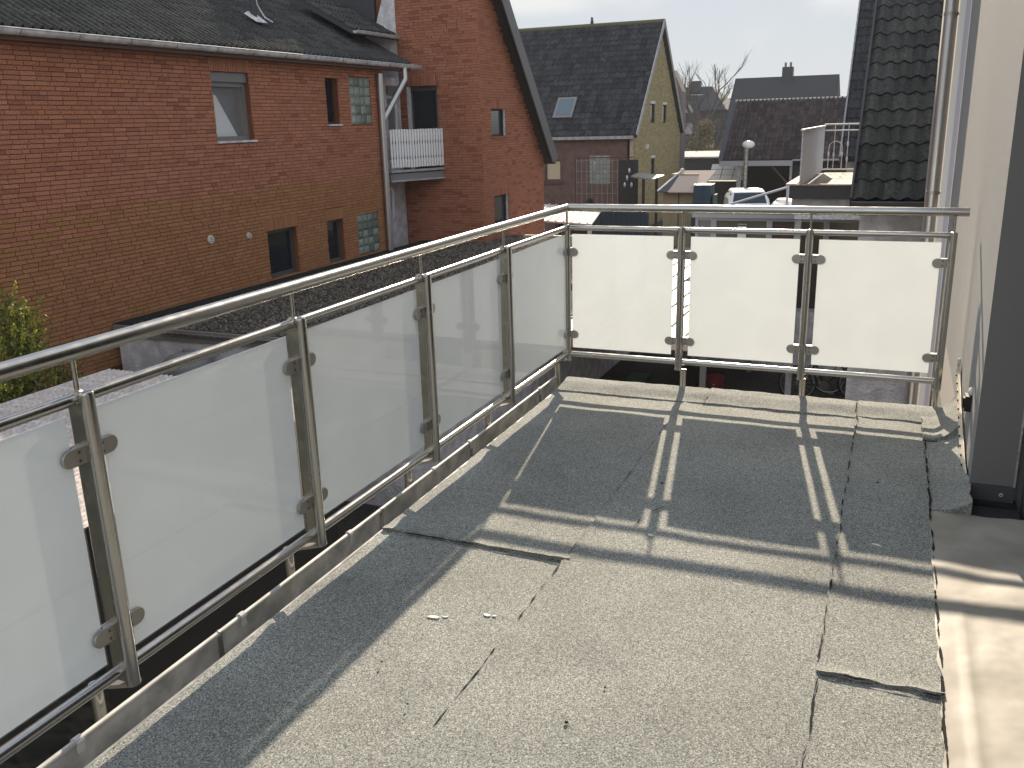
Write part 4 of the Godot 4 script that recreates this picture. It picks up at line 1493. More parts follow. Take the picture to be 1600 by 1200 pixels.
func middle_house() -> void:
	var o := Vector3(-9.43, G, -36.0)
	var h := thing("yellow_gable_house", "house with steep dark tiled roof, brown plastered front and yellow brick gable", "house", o)
	var zf := -36.0
	var xg := -9.43
	var W := 9.35
	# brown front
	var u := Vector3.RIGHT
	var fo := Vector3(-20.0, 0, zf) - o
	var F := func(x0: float, x1: float, y0: float, y1: float) -> Rect2: return Rect2(x0 + 20.0, y0, x1 - x0, y1 - y0)
	var cream: Rect2 = F.call(-13.72, -12.96, -1.18, -0.24)
	var cream2: Rect2 = F.call(-15.1, -13.98, -1.18, -0.24)
	var blocks: Rect2 = F.call(-11.55, -10.55, -1.35, -0.06)
	part("front_wall", wall_slab(fo, u, Vector3.BACK, -3.6, [[0.0, 0.9], [10.57, 0.9]], [cream, cream2, blocks], 0.3, 0.15), M.brown_wall, h)
	window_in(h, fo, u, Vector3.BACK, cream, 0.10, "brown_wood", "cream_pane", 0.05)
	window_in(h, fo, u, Vector3.BACK, cream2, 0.10, "brown_wood", "cream_pane", 0.05)
	glass_blocks(h, fo, u, Vector3.BACK, blocks, 6, 6, ["pale_block", "grey_wall", "pale_block"])
	var mb := MB.new()
	for k in [cream, cream2]:
		mb = MB.new()
		mb.box(fo + u * k.get_center().x + Vector3.UP * (k.position.y - 0.09) + Vector3.BACK * 0.02, Vector3(k.size.x + 0.3, 0.16, 0.06))
		part("window_ledge", mb, M.brown_wood, h)
	mb = MB.new()
	mb.span(Vector3(-9.62, G, -35.995) - o, Vector3(-9.44, 0.80, -35.94) - o)
	part("pale_corner_strip", mb, M.sand_tile, h)
	# yellow gable
	var go := Vector3(xg, 0, zf) - o
	var gu := Vector3.FORWARD
	var top := [[0.0, 0.88], [W * 0.5, 5.72], [W, 0.88]]
	var wins := [Rect2(2.85, 1.31, 0.86, 1.0), Rect2(5.25, 1.28, 0.86, 1.0), Rect2(3.08, -1.12, 0.78, 0.9)]
	var gable := part("gable_wall", wall_slab(go - Vector3.RIGHT * 0.012, gu, Vector3.RIGHT, -3.6, top, wins, 0.3, 0.15), M.mortar_yellow, h)
	bricks(gable, go, gu, Vector3.RIGHT, -3.5, top, wins, [], yellow_tone, 0, 0.0833, 0.25)
	for k in wins:
		window_in(h, go, gu, Vector3.RIGHT, Rect2(k.position, k.size - Vector2(0, 0.13)), 0.08, "dark_wood", "dark_pane", 0.05)
		mb = MB.new()
		mb.box(go + gu * k.get_center().x + Vector3.UP * (k.end.y - 0.06) - Vector3.RIGHT * 0.03, Vector3(0.1, 0.125, k.size.x - 0.01))
		part("shutter_box", mb, M.white_paint, h)
	mb = MB.new()
	mb.span(go + Vector3(0.005, 0.14, -2.10), go + Vector3(0.14, 0.36, -2.02))
	part("wall_lamp", mb, M.sign_board, h)
	# roof
	var rise := 5.15
	var run := 4.85
	var sl := sqrt(rise * rise + run * run)
	var s := Vector3(0, rise / sl, -run / sl)
	var nm := Vector3(0, run / sl, rise / sl)
	var ea := Vector3(-20.2, 0.80, zf + 0.22) - o
	var rw := 10.95
	mb = MB.new()
	mb.hexa([ea - nm * 0.14, ea - nm * 0.14 + u * rw, ea - nm * 0.14 + u * rw + s * sl, ea - nm * 0.14 + s * sl, ea - nm * 0.02, ea - nm * 0.02 + u * rw, ea - nm * 0.02 + u * rw + s * sl, ea - nm * 0.02 + s * sl])
	var roof := part("roof", mb, M.slate, h)
	var rd := ea + s * sl
	var s2 := Vector3(0, -rise / sl, -run / sl)
	var n2 := Vector3(0, run / sl, -rise / sl)
	mb = MB.new()
	mb.hexa([rd - n2 * 0.14, rd - n2 * 0.14 + u * rw, rd - n2 * 0.14 + u * rw + s2 * sl, rd - n2 * 0.14 + s2 * sl, rd, rd + u * rw, rd + u * rw + s2 * sl, rd + s2 * sl])
	part("rear_roof", mb, M.slate, h)
	var tone := func() -> Color:
		var k := rng.randf_range(0.03, 0.08)
		return Color(k, k * 0.97, k * 1.12)
	tiles(roof, ea, u, s, 36, 20, 0.304, 0.352, 0.06, tone, 0, 1, 1.4, 0.035)
	mb = MB.new()
	mb.tube([rd + Vector3.UP * 0.02, rd + u * rw + Vector3.UP * 0.02], 0.12, -1, 10)
	part("ridge_tiles", mb, M.moss, h)
	mb = MB.new()
	for k in [[ea, s], [rd, s2]]:
		var a: Vector3 = k[0] + u * (rw - 0.001)
		var b: Vector3 = a + k[1] * sl
		mb.beam(a, b, 0.05, 0.22, Vector3.UP)
	part("barge_board", mb, M.grey_wall, h)
	mb = MB.new()
	mb.span(Vector3(-20.0, 0.66, -35.99) - o, Vector3(-9.4, 0.80, -35.7) - o)
	part("eaves_board", mb, M.grey_wall, h)
	var rv := rd + u * 7.3
	mb = MB.new()
	mb.tube([rv, rv + Vector3.UP * 0.28, rv + Vector3.UP * 0.29], 0.10, 0.05, 8)
	mb.ball(rv + Vector3.UP * 0.36, Vector3(0.06, 0.1, 0.06), 5, 8)
	part("ridge_finial", mb, M.slate, h)
	# roof window
	var wx := ea + u * 6.75 + s * 1.12 + nm * 0.085
	var wb := Basis(u, s, nm)
	mb = MB.new()
	mb.box(wx + u * 0.42 + s * 0.58, Vector3(0.95, 1.25, 0.10), wb)
	var sky_w := part("roof_window", mb, M.anthracite, h)
	mb = MB.new()
	mb.box(wx + u * 0.42 + s * 0.58 + nm * 0.045, Vector3(0.72, 1.0, 0.03), wb)
	part("pane", mb, mat("sky_pane", 0.10, 0.15, 0.19, 0.06), sky_w)
	mb = MB.new()
	mb.span(Vector3(-20.0, G, -45.0) - o, Vector3(-9.75, 0.6, -36.32) - o)
	part("house_body", mb, M.brown_wall, h)
	# rear neighbour whose gable edge shows past the roof
	o = Vector3(-9.9, G, -50.0)
	var r := thing("grey_gable_house", "grey house whose steep roof edge just shows behind the yellow gable", "house", o)
	mb = MB.new()
	mb.span(Vector3(-15.0, G, -48.0) - o, Vector3(-9.72, 0.4, -47.0) - o)
	part("wall", mb, M.far_wall, r)
	mb = MB.new()
	mb.plate(PackedVector2Array([Vector2(-15.2, 0.4), Vector2(-9.72, 0.4), Vector2(-9.725, 2.9), Vector2(-10.26, 4.05), Vector2(-13.6, 4.05)]), 1.0, Vector3(0, 0, -48.0) - o, Basis())
	part("roof", mb, M.far_wall, r)

# ------------------------------------------------------------------ tiled houses on the right
func right_neighbours() -> void:
	var o := Vector3(1.4, G, -7.2)
	var h := thing("tiled_house", "house with large dark wavy roof tiles and grey wall just past the downpipe", "house", o)
	var mb := MB.new()
	mb.span(Vector3(2.032, G, -7.0) - o, Vector3(9.0, 3.6, -2.653) - o)
	part("party_wall", mb, M.plaster_shade, h)
	# layers seen at the end of the insulation
	mb = MB.new()
	mb.span(Vector3(2.030, G, -2.6525) - o, Vector3(2.070, 3.3, -2.6505) - o)
	part("corner_profile", mb, M.white_plastic, h)
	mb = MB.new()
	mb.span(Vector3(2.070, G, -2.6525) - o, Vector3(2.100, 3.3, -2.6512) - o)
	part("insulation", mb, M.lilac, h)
	mb = MB.new()  # white layer, its bluish shade put into the colour
	mb.span(Vector3(2.100, G, -2.6525) - o, Vector3(2.107, 3.3, -2.6505) - o)
	part("corner_profile", mb, M.white_plastic, h)
	mb = MB.new()
	mb.span(Vector3(1.32, G, -14.0) - o, Vector3(8.0, 0.34, -7.3) - o)
	part("front_wall", mb, M.white_wall, h)
	var pitch := deg_to_rad(39.0)
	var s := Vector3(0, sin(pitch), -cos(pitch))
	var nm := Vector3(0, cos(pitch), sin(pitch))
	var ea := Vector3(1.235, 0.50, -6.93) - o
	mb = MB.new()
	var u := Vector3.RIGHT
	mb.hexa([ea - nm * 0.16, ea - nm * 0.16 + u * 6.5, ea - nm * 0.16 + u * 6.5 + s * 7.6, ea - nm * 0.16 + s * 7.6, ea - nm * 0.025, ea - nm * 0.025 + u * 6.5, ea - nm * 0.025 + u * 6.5 + s * 7.6, ea - nm * 0.025 + s * 7.6])
	var roof := part("roof", mb, M.slate, h)
	tiles(roof, ea, u, s, 14, 22, 0.175, 0.325, 0.045, tile_dark, 300, 1, 1.0)
	mb = MB.new()
	mb.hexa([ea - nm * 0.2 - u * 0.03, ea - nm * 0.2 - u * 0.004, ea - nm * 0.2 - u * 0.004 + s * 7.6, ea - nm * 0.2 - u * 0.03 + s * 7.6, ea + nm * 0.05 - u * 0.03, ea + nm * 0.05 - u * 0.004, ea + nm * 0.05 - u * 0.004 + s * 7.6, ea + nm * 0.05 - u * 0.03 + s * 7.6])
	part("verge_board", mb, M.slate, h)
	part("gutter", half_gutter(Vector3(1.23, 0.49, -6.86) - o, Vector3(7.0, 0.49, -6.86) - o, 0.06, Vector3.BACK), M.anthracite_dark, h)
	mb = MB.new()
	mb.plate(PackedVector2Array([Vector2(7.3, 0.34), Vector2(12.8, 4.8), Vector2(14.0, 0.34)]), 6.6, Vector3(1.34, 0, 0) - o, Basis(Vector3.FORWARD, Vector3.UP, Vector3.RIGHT))
	part("gable", mb, M.slate, h)
	# a second house of the row, further back
	o = Vector3(1.5, G, -21.0)
	var b := thing("row_house", "farther house of the row with steep dark roof behind the tiled one", "house", o)
	mb = MB.new()
	mb.span(Vector3(0.45, G, -29.0) - o, Vector3(8.0, 0.6, -20.8) - o)
	part("wall", mb, M.grey_wall, b)
	pitch = deg_to_rad(46.0)
	s = Vector3(0, sin(pitch), -cos(pitch))
	nm = Vector3(0, cos(pitch), sin(pitch))
	ea = Vector3(0.3, 0.42, -20.42) - o
	mb = MB.new()
	mb.hexa([ea - nm * 0.16, ea - nm * 0.16 + u * 7, ea - nm * 0.16 + u * 7 + s * 8.2, ea - nm * 0.16 + s * 8.2, ea - nm * 0.025, ea - nm * 0.025 + u * 7, ea - nm * 0.025 + u * 7 + s * 8.2, ea - nm * 0.025 + s * 8.2])
	var rf := part("roof", mb, M.slate, b)
	tiles(rf, ea, u, s, 12, 24, 0.3, 0.335, 0.04, func() -> Color:
		var k := rng.randf_range(0.04, 0.06)
		return Color(k, k, k * 1.1), 0)
	mb = MB.new()
	mb.hexa([ea - nm * 0.2 - u * 0.04, ea - nm * 0.2, ea - nm * 0.2 + s * 8.2, ea - nm * 0.2 - u * 0.04 + s * 8.2, ea + nm * 0.05 - u * 0.04, ea + nm * 0.05, ea + nm * 0.05 + s * 8.2, ea + nm * 0.05 - u * 0.04 + s * 8.2])
	part("verge_board", mb, M.zinc, b)

# ------------------------------------------------------------------ terrace on a carport, with what stands under it
func roof_terrace() -> void:
	var zn := -10.65
	var zf := -15.2
	var o := Vector3(1.0, G, -13.0)
	var t := thing("carport_terrace", "carport with flat roof that carries a small sand tiled terrace", "carport", o)
	var mb := MB.new()
	mb.span(Vector3(0.14, 0.0, zf - 0.2) - o, Vector3(4.2, 0.33, zn - 0.06) - o)
	var slab := part("roof_slab", mb, M.grey_wall, t)
	mb = MB.new()
	mb.span(Vector3(0.10, 0.20, zn - 0.06) - o, Vector3(4.2, 0.415, zn) - o)
	part("fascia", mb, M.slate, t)
	mb = MB.new()
	mb.span(Vector3(0.04, 0.415, zf - 0.2) - o, Vector3(0.20, 0.44, zn + 0.02) - o)
	mb.span(Vector3(0.20, 0.415, zn - 0.08) - o, Vector3(4.2, 0.436, zn + 0.02) - o)
	part("edge_trim", mb, M.sand_tile, t)
	# floor tiles, joints open
	var tb := MB.new()
	tb.box(Vector3.ZERO, Vector3(0.392, 0.02, 0.392))
	var tm := tb.mesh()
	for i in 8:
		for j in 11:
			part("floor_tile", tm, M.sand_tile, slab, Transform3D(Basis.from_euler(Vector3(rng.randf_range(-0.004, 0.004), 0, 0)), Vector3(0.50 + i * 0.4, 0.345, zn - 0.30 - j * 0.4) - o))
	for x in [0.26, 3.9]:
		for z in [zn - 0.12, zf]:
			mb = MB.new()
			mb.span(Vector3(x - 0.05, G, z - 0.05) - o, Vector3(x + 0.05, 0.0, z + 0.05) - o)
			part("post", mb, M.grey_wall, t)
	mb = MB.new()
	mb.span(Vector3(0.2, -0.13, zn - 0.14) - o, Vector3(4.2, -0.02, zn - 0.04) - o)
	part("beam", mb, M.white_paint, t)
	# railing: white boarded side and wrought bars at the far end
	o = Vector3(0.25, 0.36, -13.0)
	var r := thing("terrace_railing", "white railing with boarded side and arched wrought iron bars on the carport terrace", "railing", o)
	var bm := MB.new()
	bm.box(Vector3.ZERO, Vector3(0.018, 0.86, 0.098))
	var bmesh := bm.mesh()
	for k in 44:
		part("board", bmesh, M.plastic_board, r, Transform3D(Basis(), Vector3(0.25, 0.83 + rng.randf_range(-0.004, 0.004), zn - 0.10 - k * 0.1015) - o))
	mb = MB.new()
	mb.span(Vector3(0.22, 1.265, zf + 0.06) - o, Vector3(0.28, 1.295, zn - 0.03) - o)
	part("top_rail", mb, M.white_paint, r)
	mb = MB.new()
	mb.tube([Vector3(0.25, 1.31, zf + 0.08) - o, Vector3(3.9, 1.31, zf + 0.08) - o], 0.016, -1, 8)
	part("top_rail", mb, M.white_paint, r)
	mb = MB.new()
	mb.tube([Vector3(0.25, 1.19, zf + 0.08) - o, Vector3(3.9, 1.19, zf + 0.08) - o], 0.012, -1, 8)
	part("lower_rail", mb, M.white_paint, r)
	mb = MB.new()
	mb.tube([Vector3(0.25, 0.42, zf + 0.08) - o, Vector3(3.9, 0.42, zf + 0.08) - o], 0.012, -1, 8)
	part("lower_rail", mb, M.white_paint, r)
	var bar := func(x: float, y0: float, y1: float, knots: Array) -> MB:
		var q := MB.new()
		q.tube([Vector3(x, y0, zf + 0.08) - o, Vector3(x, y1, zf + 0.08) - o], 0.009, -1, 6)
		for y in knots:
			q.ball(Vector3(x, y, zf + 0.08) - o, Vector3(0.02, 0.06, 0.02), 6, 6)
		return q
	for k in 6:
		var x: float = 0.36 + k * 0.58
		var high: float = 0.98 if k % 2 == 0 else 1.15
		mb = MB.new()
		var pts := [Vector3(x, 0.42, zf + 0.08) - o]
		for j in 9:
			var a := PI - PI * j / 8
			pts.append(Vector3(x + 0.13 + 0.13 * cos(a), high - 0.13 + 0.13 * sin(a), zf + 0.08) - o)
		pts.append(Vector3(x + 0.26, 0.42, zf + 0.08) - o)
		mb.tube(pts, 0.010, -1, 6)
		for xx in [x, x + 0.26]:
			mb.ball(Vector3(xx, 0.72, zf + 0.08) - o, Vector3(0.02, 0.06, 0.02), 6, 6)
		part("arch_bar", mb, M.white_paint, r)
		part("bar", bar.call(x + 0.10, 0.42, 1.31, [0.70]), M.white_paint, r)
		part("bar", bar.call(x + 0.36, 0.42, 1.31, [0.92, 0.62]), M.white_paint, r)
	# glazed annex behind
	o = Vector3(-0.5, G, -14.6)
	var a := thing("glazed_screen", "grey framed glazed screen on a low white wall, seen under the handrail beside the carport", "glazed screen", o)
	mb = MB.new()
	mb.span(Vector3(-2.16, -0.47, -14.06) - o, Vector3(1.24, -0.38, -13.92) - o)
	part("head_beam", mb, M.frame_grey, a)
	mb = MB.new()
	mb.span(Vector3(-2.17, -0.38, -14.07) - o, Vector3(1.25, -0.365, -13.91) - o)
	part("head_trim", mb, M.white_paint, a)
	mb = MB.new()
	mb.span(Vector3(-2.1, G, -14.1) - o, Vector3(1.22, -2.35, -14.0) - o)
	part("wall", mb, M.white_wall, a)
	var edges := [-2.10, -1.72, -0.60, 0.50, 1.22]
	for k in edges.size() - 1:
		window_in(a, Vector3(0, 0, -14.0) - o, Vector3.RIGHT, Vector3.BACK, Rect2(edges[k], -2.34, edges[k + 1] - edges[k] - 0.002, 1.86), 0.04, "frame_grey", ["curtain_pane", "olive_pane", "wine_pane", "wine_pane"][k], 0.055)
	var sign_ := thing("number_sign", "small white board with dark digits hanging on the glazed screen", "sign", Vector3(-1.13, -0.76, -13.93))
	mb = MB.new()
	mb.box(Vector3.ZERO, Vector3(0.17, 0.34, 0.012))
	part("board", mb, M.sign_board, sign_)
	mb = MB.new()
	mb.box(Vector3(0, 0.145, 0.008), Vector3(0.16, 0.03, 0.006))
	part("dark_band", mb, M.black, sign_)
	var tx := TextMesh.new()
	tx.text = "0970"
	tx.font = SystemFont.new()
	tx.font.font_names = PackedStringArray(["Droid Sans"])
	tx.font_size = 16
	tx.pixel_size = 0.0042
	tx.depth = 0.004
	part("digits", tx, M.black, sign_, Transform3D(Basis(), Vector3(0, 0.07, 0.008)))
	# bicycles under the carport
	var bike := bicycle("black bicycle with orange reflectors parked under the carport nearer the terrace")
	bike.position = Vector3(0.85, G + 0.01, -12.0)
	bike.rotation = Vector3(0, 0.10, 0.06)
	var b2: Node3D = bike.duplicate()
	b2.name = numbered("bicycle")
	add_child(b2)
	b2.set_meta("label", "second black bicycle, leaning behind the one with the wheel in view")
	b2.position = Vector3(1.35, G + 0.01, -12.45)
	b2.rotation = Vector3(0, -0.12, 0.05)

func bicycle(label: String) -> Node3D:
	var b := thing("bicycle", label, "bicycle", Vector3.ZERO, "bicycles under the carport")
	var R := 0.33
	for x in [-0.52, 0.52]:
		var pts := []
		for k in 29:
			var a := TAU * k / 28
			pts.append(Vector3(x + R * cos(a), R + 0.01 + R * sin(a), 0))
		var mb := MB.new()
		mb.tube(pts, 0.018, -1, 6)
		var w := part("wheel", mb, M.tyre, b)
		pts = []
		for k in 29:
			var a := TAU * k / 28
			pts.append(Vector3(x + (R - 0.028) * cos(a), R + 0.01 + (R - 0.028) * sin(a), 0))
		mb = MB.new()
		mb.tube(pts, 0.010, -1, 6)
		part("rim", mb, M.pipe_zinc, w)
		mb = MB.new()
		for k in 18:
			var a := TAU * k / 18
			mb.tube([Vector3(x, R + 0.01, 0.02 if k % 2 == 0 else -0.02), Vector3(x + 0.3 * cos(a), R + 0.01 + 0.3 * sin(a), 0)], 0.0014, -1, 4, false)
		mb.tube([Vector3(x, R + 0.01, -0.04), Vector3(x, R + 0.01, 0.04)], 0.022, -1, 8)
		part("spokes", mb, M.pipe_zinc, w)
		for k in 2:
			mb = MB.new()
			var a := 0.6 + k * PI
			mb.box(Vector3(x + 0.19 * cos(a), R + 0.01 + 0.19 * sin(a), 0.01), Vector3(0.035, 0.06, 0.012))
			part("reflector", mb, M.reflector, w)
	var P := {"bb": Vector3(-0.06, 0.30, 0), "seat": Vector3(-0.22, 0.78, 0), "head": Vector3(0.34, 0.80, 0), "fork": Vector3(0.38, 0.66, 0), "rear": Vector3(-0.52, R + 0.01, 0), "front": Vector3(0.52, R + 0.01, 0)}
	var mb := MB.new()
	for k in [["bb", "seat"], ["seat", "head"], ["bb", "fork"], ["head", "fork"]]:
		mb.tube([P[k[0]], P[k[1]]], 0.017, -1, 8)
	for z in [-0.045, 0.045]:
		mb.tube([P.bb, P.rear + Vector3(0, 0, z)], 0.009, -1, 6)
		mb.tube([P.seat, P.rear + Vector3(0, 0, z)], 0.008, -1, 6)
		mb.tube([P.fork, P.front + Vector3(0, 0, z)], 0.011, -1, 6)
	part("frame", mb, M.black, b)
	mb = MB.new()
	mb.loft([[Vector3(-0.36, 0.92, -0.07), Vector3(-0.36, 0.92, 0.07), Vector3(-0.36, 0.96, 0.06), Vector3(-0.36, 0.96, -0.06)], [Vector3(-0.2, 0.91, -0.05), Vector3(-0.2, 0.91, 0.05), Vector3(-0.2, 0.95, 0.04), Vector3(-0.2, 0.95, -0.04)], [Vector3(-0.08, 0.91, -0.015), Vector3(-0.08, 0.91, 0.015), Vector3(-0.08, 0.935, 0.012), Vector3(-0.08, 0.935, -0.012)]])
	mb.tube([P.seat, Vector3(-0.25, 0.92, 0)], 0.013, -1, 6)
	part("saddle", mb, M.black, b)
	mb = MB.new()
	mb.tube([P.head, Vector3(0.32, 0.95, 0)], 0.013, -1, 6)
	mb.tube([Vector3(0.24, 0.98, -0.28), Vector3(0.33, 0.96, -0.15), Vector3(0.33, 0.95, 0.15), Vector3(0.24, 0.98, 0.28)], 0.012, -1, 6)
	part("handlebar", mb, M.pipe_zinc, b)
	mb = MB.new()
	mb.tube([P.bb + Vector3(0, 0, 0.05), P.bb + Vector3(0.12, -0.12, 0.06)], 0.01, -1, 6)
	mb.tube([P.bb + Vector3(0, 0, -0.05), P.bb + Vector3(-0.12, 0.12, -0.06)], 0.01, -1, 6)
	mb.box(P.bb + Vector3(0.13, -0.13, 0.1), Vector3(0.09, 0.02, 0.08))
	mb.box(P.bb + Vector3(-0.13, 0.13, -0.1), Vector3(0.09, 0.02, 0.08))
	mb.tube([P.bb + Vector3(0, 0, 0.04), P.bb + Vector3(0, 0, 0.046)], 0.09, -1, 16)
	part("crank", mb, M.screw, b)
	return b

# ------------------------------------------------------------------ houses in the distance
func far_houses() -> void:
	var tone := func() -> Color:
		var k := rng.randf_range(0.05, 0.085)
		return Color(k * 1.06, k * 0.95, k)
	# open garage with the brown tiled roof
	var o := Vector3(-3.0, G, -46.0)
	var h := thing("tiled_carport", "dark open carport with brown tiled roof and pale fascia behind the cars", "carport", o)
	var mb := MB.new()
	var sl := 4.75
	var s := Vector3(0, 3.0 / sl, -sqrt(1.0 - pow(3.0 / sl, 2.0)))
	var nm := Vector3(0, -s.z, s.y)
	var ea := Vector3(-7.1, -0.70, -44.0) - o
	var u := Vector3.RIGHT
	mb.hexa([ea - nm * 0.15, ea - nm * 0.15 + u * 9, ea - nm * 0.15 + u * 9 + s * sl, ea - nm * 0.15 + s * sl, ea, ea + u * 9, ea + u * 9 + s * sl, ea + s * sl])
	var roof := part("roof", mb, M.slate, h)
	tiles(roof, ea + nm * 0.01 + u * 0.25, u, s, 40, 14, 0.215, 0.34, 0.075, func() -> Color:
		var k := rng.randf_range(0.035, 0.095)
		return Color(k * 1.25, k * 0.88, k * 0.9), 0, 1)
	mb = MB.new()
	mb.hexa([ea + s * sl - nm * 0.15, ea + u * 9 + s * sl - nm * 0.15, ea + u * 9 + s * sl + Vector3(0, -3, -3.6), ea + s * sl + Vector3(0, -3, -3.6), ea + s * sl, ea + u * 9 + s * sl, ea + u * 9 + s * sl + Vector3(0, -2.85, -3.7), ea + s * sl + Vector3(0, -2.85, -3.7)])
	part("rear_roof", mb, M.slate, h)
	mb = MB.new()
	mb.tube([ea + s * sl + u * 0.2, ea + s * sl + u * 9], 0.07, -1, 8)
	part("ridge_tiles", mb, M.grey_wall, h)
	mb = MB.new()
	mb.span(Vector3(-7.0, -0.98, -44.0) - o, Vector3(-3.32, -0.72, -43.9) - o)
	part("fascia", mb, M.frame_grey, h)
	mb = MB.new()
	mb.span(Vector3(-3.32, -0.74, -44.0) - o, Vector3(2.0, -0.66, -43.92) - o)
	part("fascia", mb, M.grey_wall, h)
	mb = MB.new()
	mb.span(Vector3(-7.0, G, -51.0) - o, Vector3(2.0, -0.99, -49.0) - o)
	mb.span(Vector3(-3.3, G, -48.9) - o, Vector3(2.0, -0.99, -44.2) - o)
	part("rear_wall", mb, M.dark_wood, h)
	for k in [[-6.1, 0.22], [-5.75, 0.12], [-3.45, 0.12]]:
		mb = MB.new()
		mb.span(Vector3(k[0], G, -44.2) - o, Vector3(k[0] + k[1], -0.99, -44.05) - o)
		part("post", mb, M.grey_wall, h)
	mb = MB.new()
	mb.beam(Vector3(-4.3, -1.05, -44.1) - o, Vector3(-3.5, -1.9, -44.1) - o, 0.08, 0.08)
	part("brace", mb, M.brown_wood, h)
	# big grey roof with the chimney
	o = Vector3(-7.0, G, -72.0)
	var b := thing("chimney_house", "house with broad plain grey roof and a chimney on its ridge", "house", o)
	mb = MB.new()
	mb.span(Vector3(-11.0, G, -79.0) - o, Vector3(-2.6, 0.55, -70.4) - o)
	part("wall", mb, M.grey_wall, b)
	mb = MB.new()
	ea = Vector3(-11.4, 0.56, -70.0) - o
	var rl := Vector3(-11.25, 4.45, -73.6) - o
	mb.hexa([ea, ea + u * 8.3, ea + u * 8.3 + Vector3(0, 0, -8), ea + Vector3(0, 0, -8), ea + Vector3(0, 0.14, 0), ea + Vector3(8.3, 0.14, 0), ea + Vector3(8.3, 0.14, -8), ea + Vector3(0, 0.14, -8)])
	mb.hexa([ea + Vector3(0, 0.15, 0), ea + Vector3(8.3, 0.15, 0), ea + Vector3(8.3, 0.15, -8), ea + Vector3(0, 0.15, -8), rl, rl + u * 8.0, rl + u * 8.0 + Vector3(0, 0, -0.2), rl + Vector3(0, 0, -0.2)])
	var roof2 := part("roof", mb, M.far_roof, b)
	mb = MB.new()
	mb.span(Vector3(-7.55, 3.6, -74.1) - o, Vector3(-6.75, 5.15, -73.2) - o)
	var ch := part("chimney", mb, M.slate, roof2)
	mb = MB.new()
	for x in [-7.35, -6.95]:
		mb.tube([Vector3(x, 5.15, -73.6) - o, Vector3(x, 5.5, -73.6) - o], 0.09, -1, 8)
	part("chimney_pot", mb, M.far_wall, ch)
	mb = MB.new()
	mb.span(Vector3(-10.7, -1.2, -70.38) - o, Vector3(-9.6, 0.2, -70.34) - o)
	part("window", mb, M.white_paint, b)
	# hipped house far behind
	o = Vector3(-20.5, G, -103.0)
	var f := thing("hipped_house", "distant hipped roof house with chimney and two pale windows", "house", o)
	mb = MB.new()
	mb.span(Vector3(-26, G, -110.0) - o, Vector3(-17.4, 2.2, -100.0) - o)
	part("wall", mb, M.far_roof, f)
	mb = MB.new()
	mb.hexa([Vector3(-26.4, 2.21, -99.6) - o, Vector3(-16.4, 2.21, -99.6) - o, Vector3(-16.4, 2.21, -110.4) - o, Vector3(-26.4, 2.21, -110.4) - o, Vector3(-23.5, 4.85, -104.2) - o, Vector3(-18.9, 4.85, -104.2) - o, Vector3(-18.9, 4.85, -105.5) - o, Vector3(-23.5, 4.85, -105.5) - o])
	var hr := part("roof", mb, M.far_roof, f)
	mb = MB.new()
	mb.span(Vector3(-21.1, 4.2, -103.6) - o, Vector3(-20.0, 5.45, -102.7) - o)
	part("chimney", mb, M.slate, hr)
	mb = MB.new()
	mb.beam(Vector3(-21.6, 4.0, -102.6) - o, Vector3(-19.6, 3.9, -102.6) - o, 0.1, 0.1)
	part("snow_guard", mb, M.white_paint, hr)
	for y in [2.3, 0.0]:
		mb = MB.new()
		mb.span(Vector3(-20.9, y - 0.3, -99.9) - o, Vector3(-20.1, y + 0.9, -99.5) - o)
		part("window", mb, M.frame_grey, f)
	# two further roofs closing the view
	for k in [[Vector3(-20.0, G, -135.0), 12.0, 5.6, "far small roof between the bare tree and the chimney house"], [Vector3(-1.0, G, -112.0), 13.0, 4.7, "far flat grey roofline right of the chimney house"], [Vector3(-46.0, G, -120.0), 20.0, 7.0, "long distant house hidden mostly behind the yellow gable house"]]:
		var q := thing("distant_house", k[3], "house", k[0], "houses closing the view")
		mb = MB.new()
		mb.span(Vector3(-k[1] / 2, 0, -4), Vector3(k[1] / 2, k[2] * 0.65, 4))
		part("wall", mb, M.far_wall, q)
		mb = MB.new()
		mb.hexa([Vector3(-k[1] / 2 - 0.4, k[2] * 0.65 + 0.01, 4.5), Vector3(k[1] / 2 + 0.4, k[2] * 0.65 + 0.01, 4.5), Vector3(k[1] / 2 + 0.4, k[2] * 0.65 + 0.01, -4.5), Vector3(-k[1] / 2 - 0.4, k[2] * 0.65 + 0.01, -4.5), Vector3(-k[1] / 2 + 1.5, k[2] + 2.0, 0.1), Vector3(k[1] / 2 - 1.5, k[2] + 2.0, 0.1), Vector3(k[1] / 2 - 1.5, k[2] + 2.0, -0.1), Vector3(-k[1] / 2 + 1.5, k[2] + 2.0, -0.1)])
		part("roof", mb, M.far_roof, q)

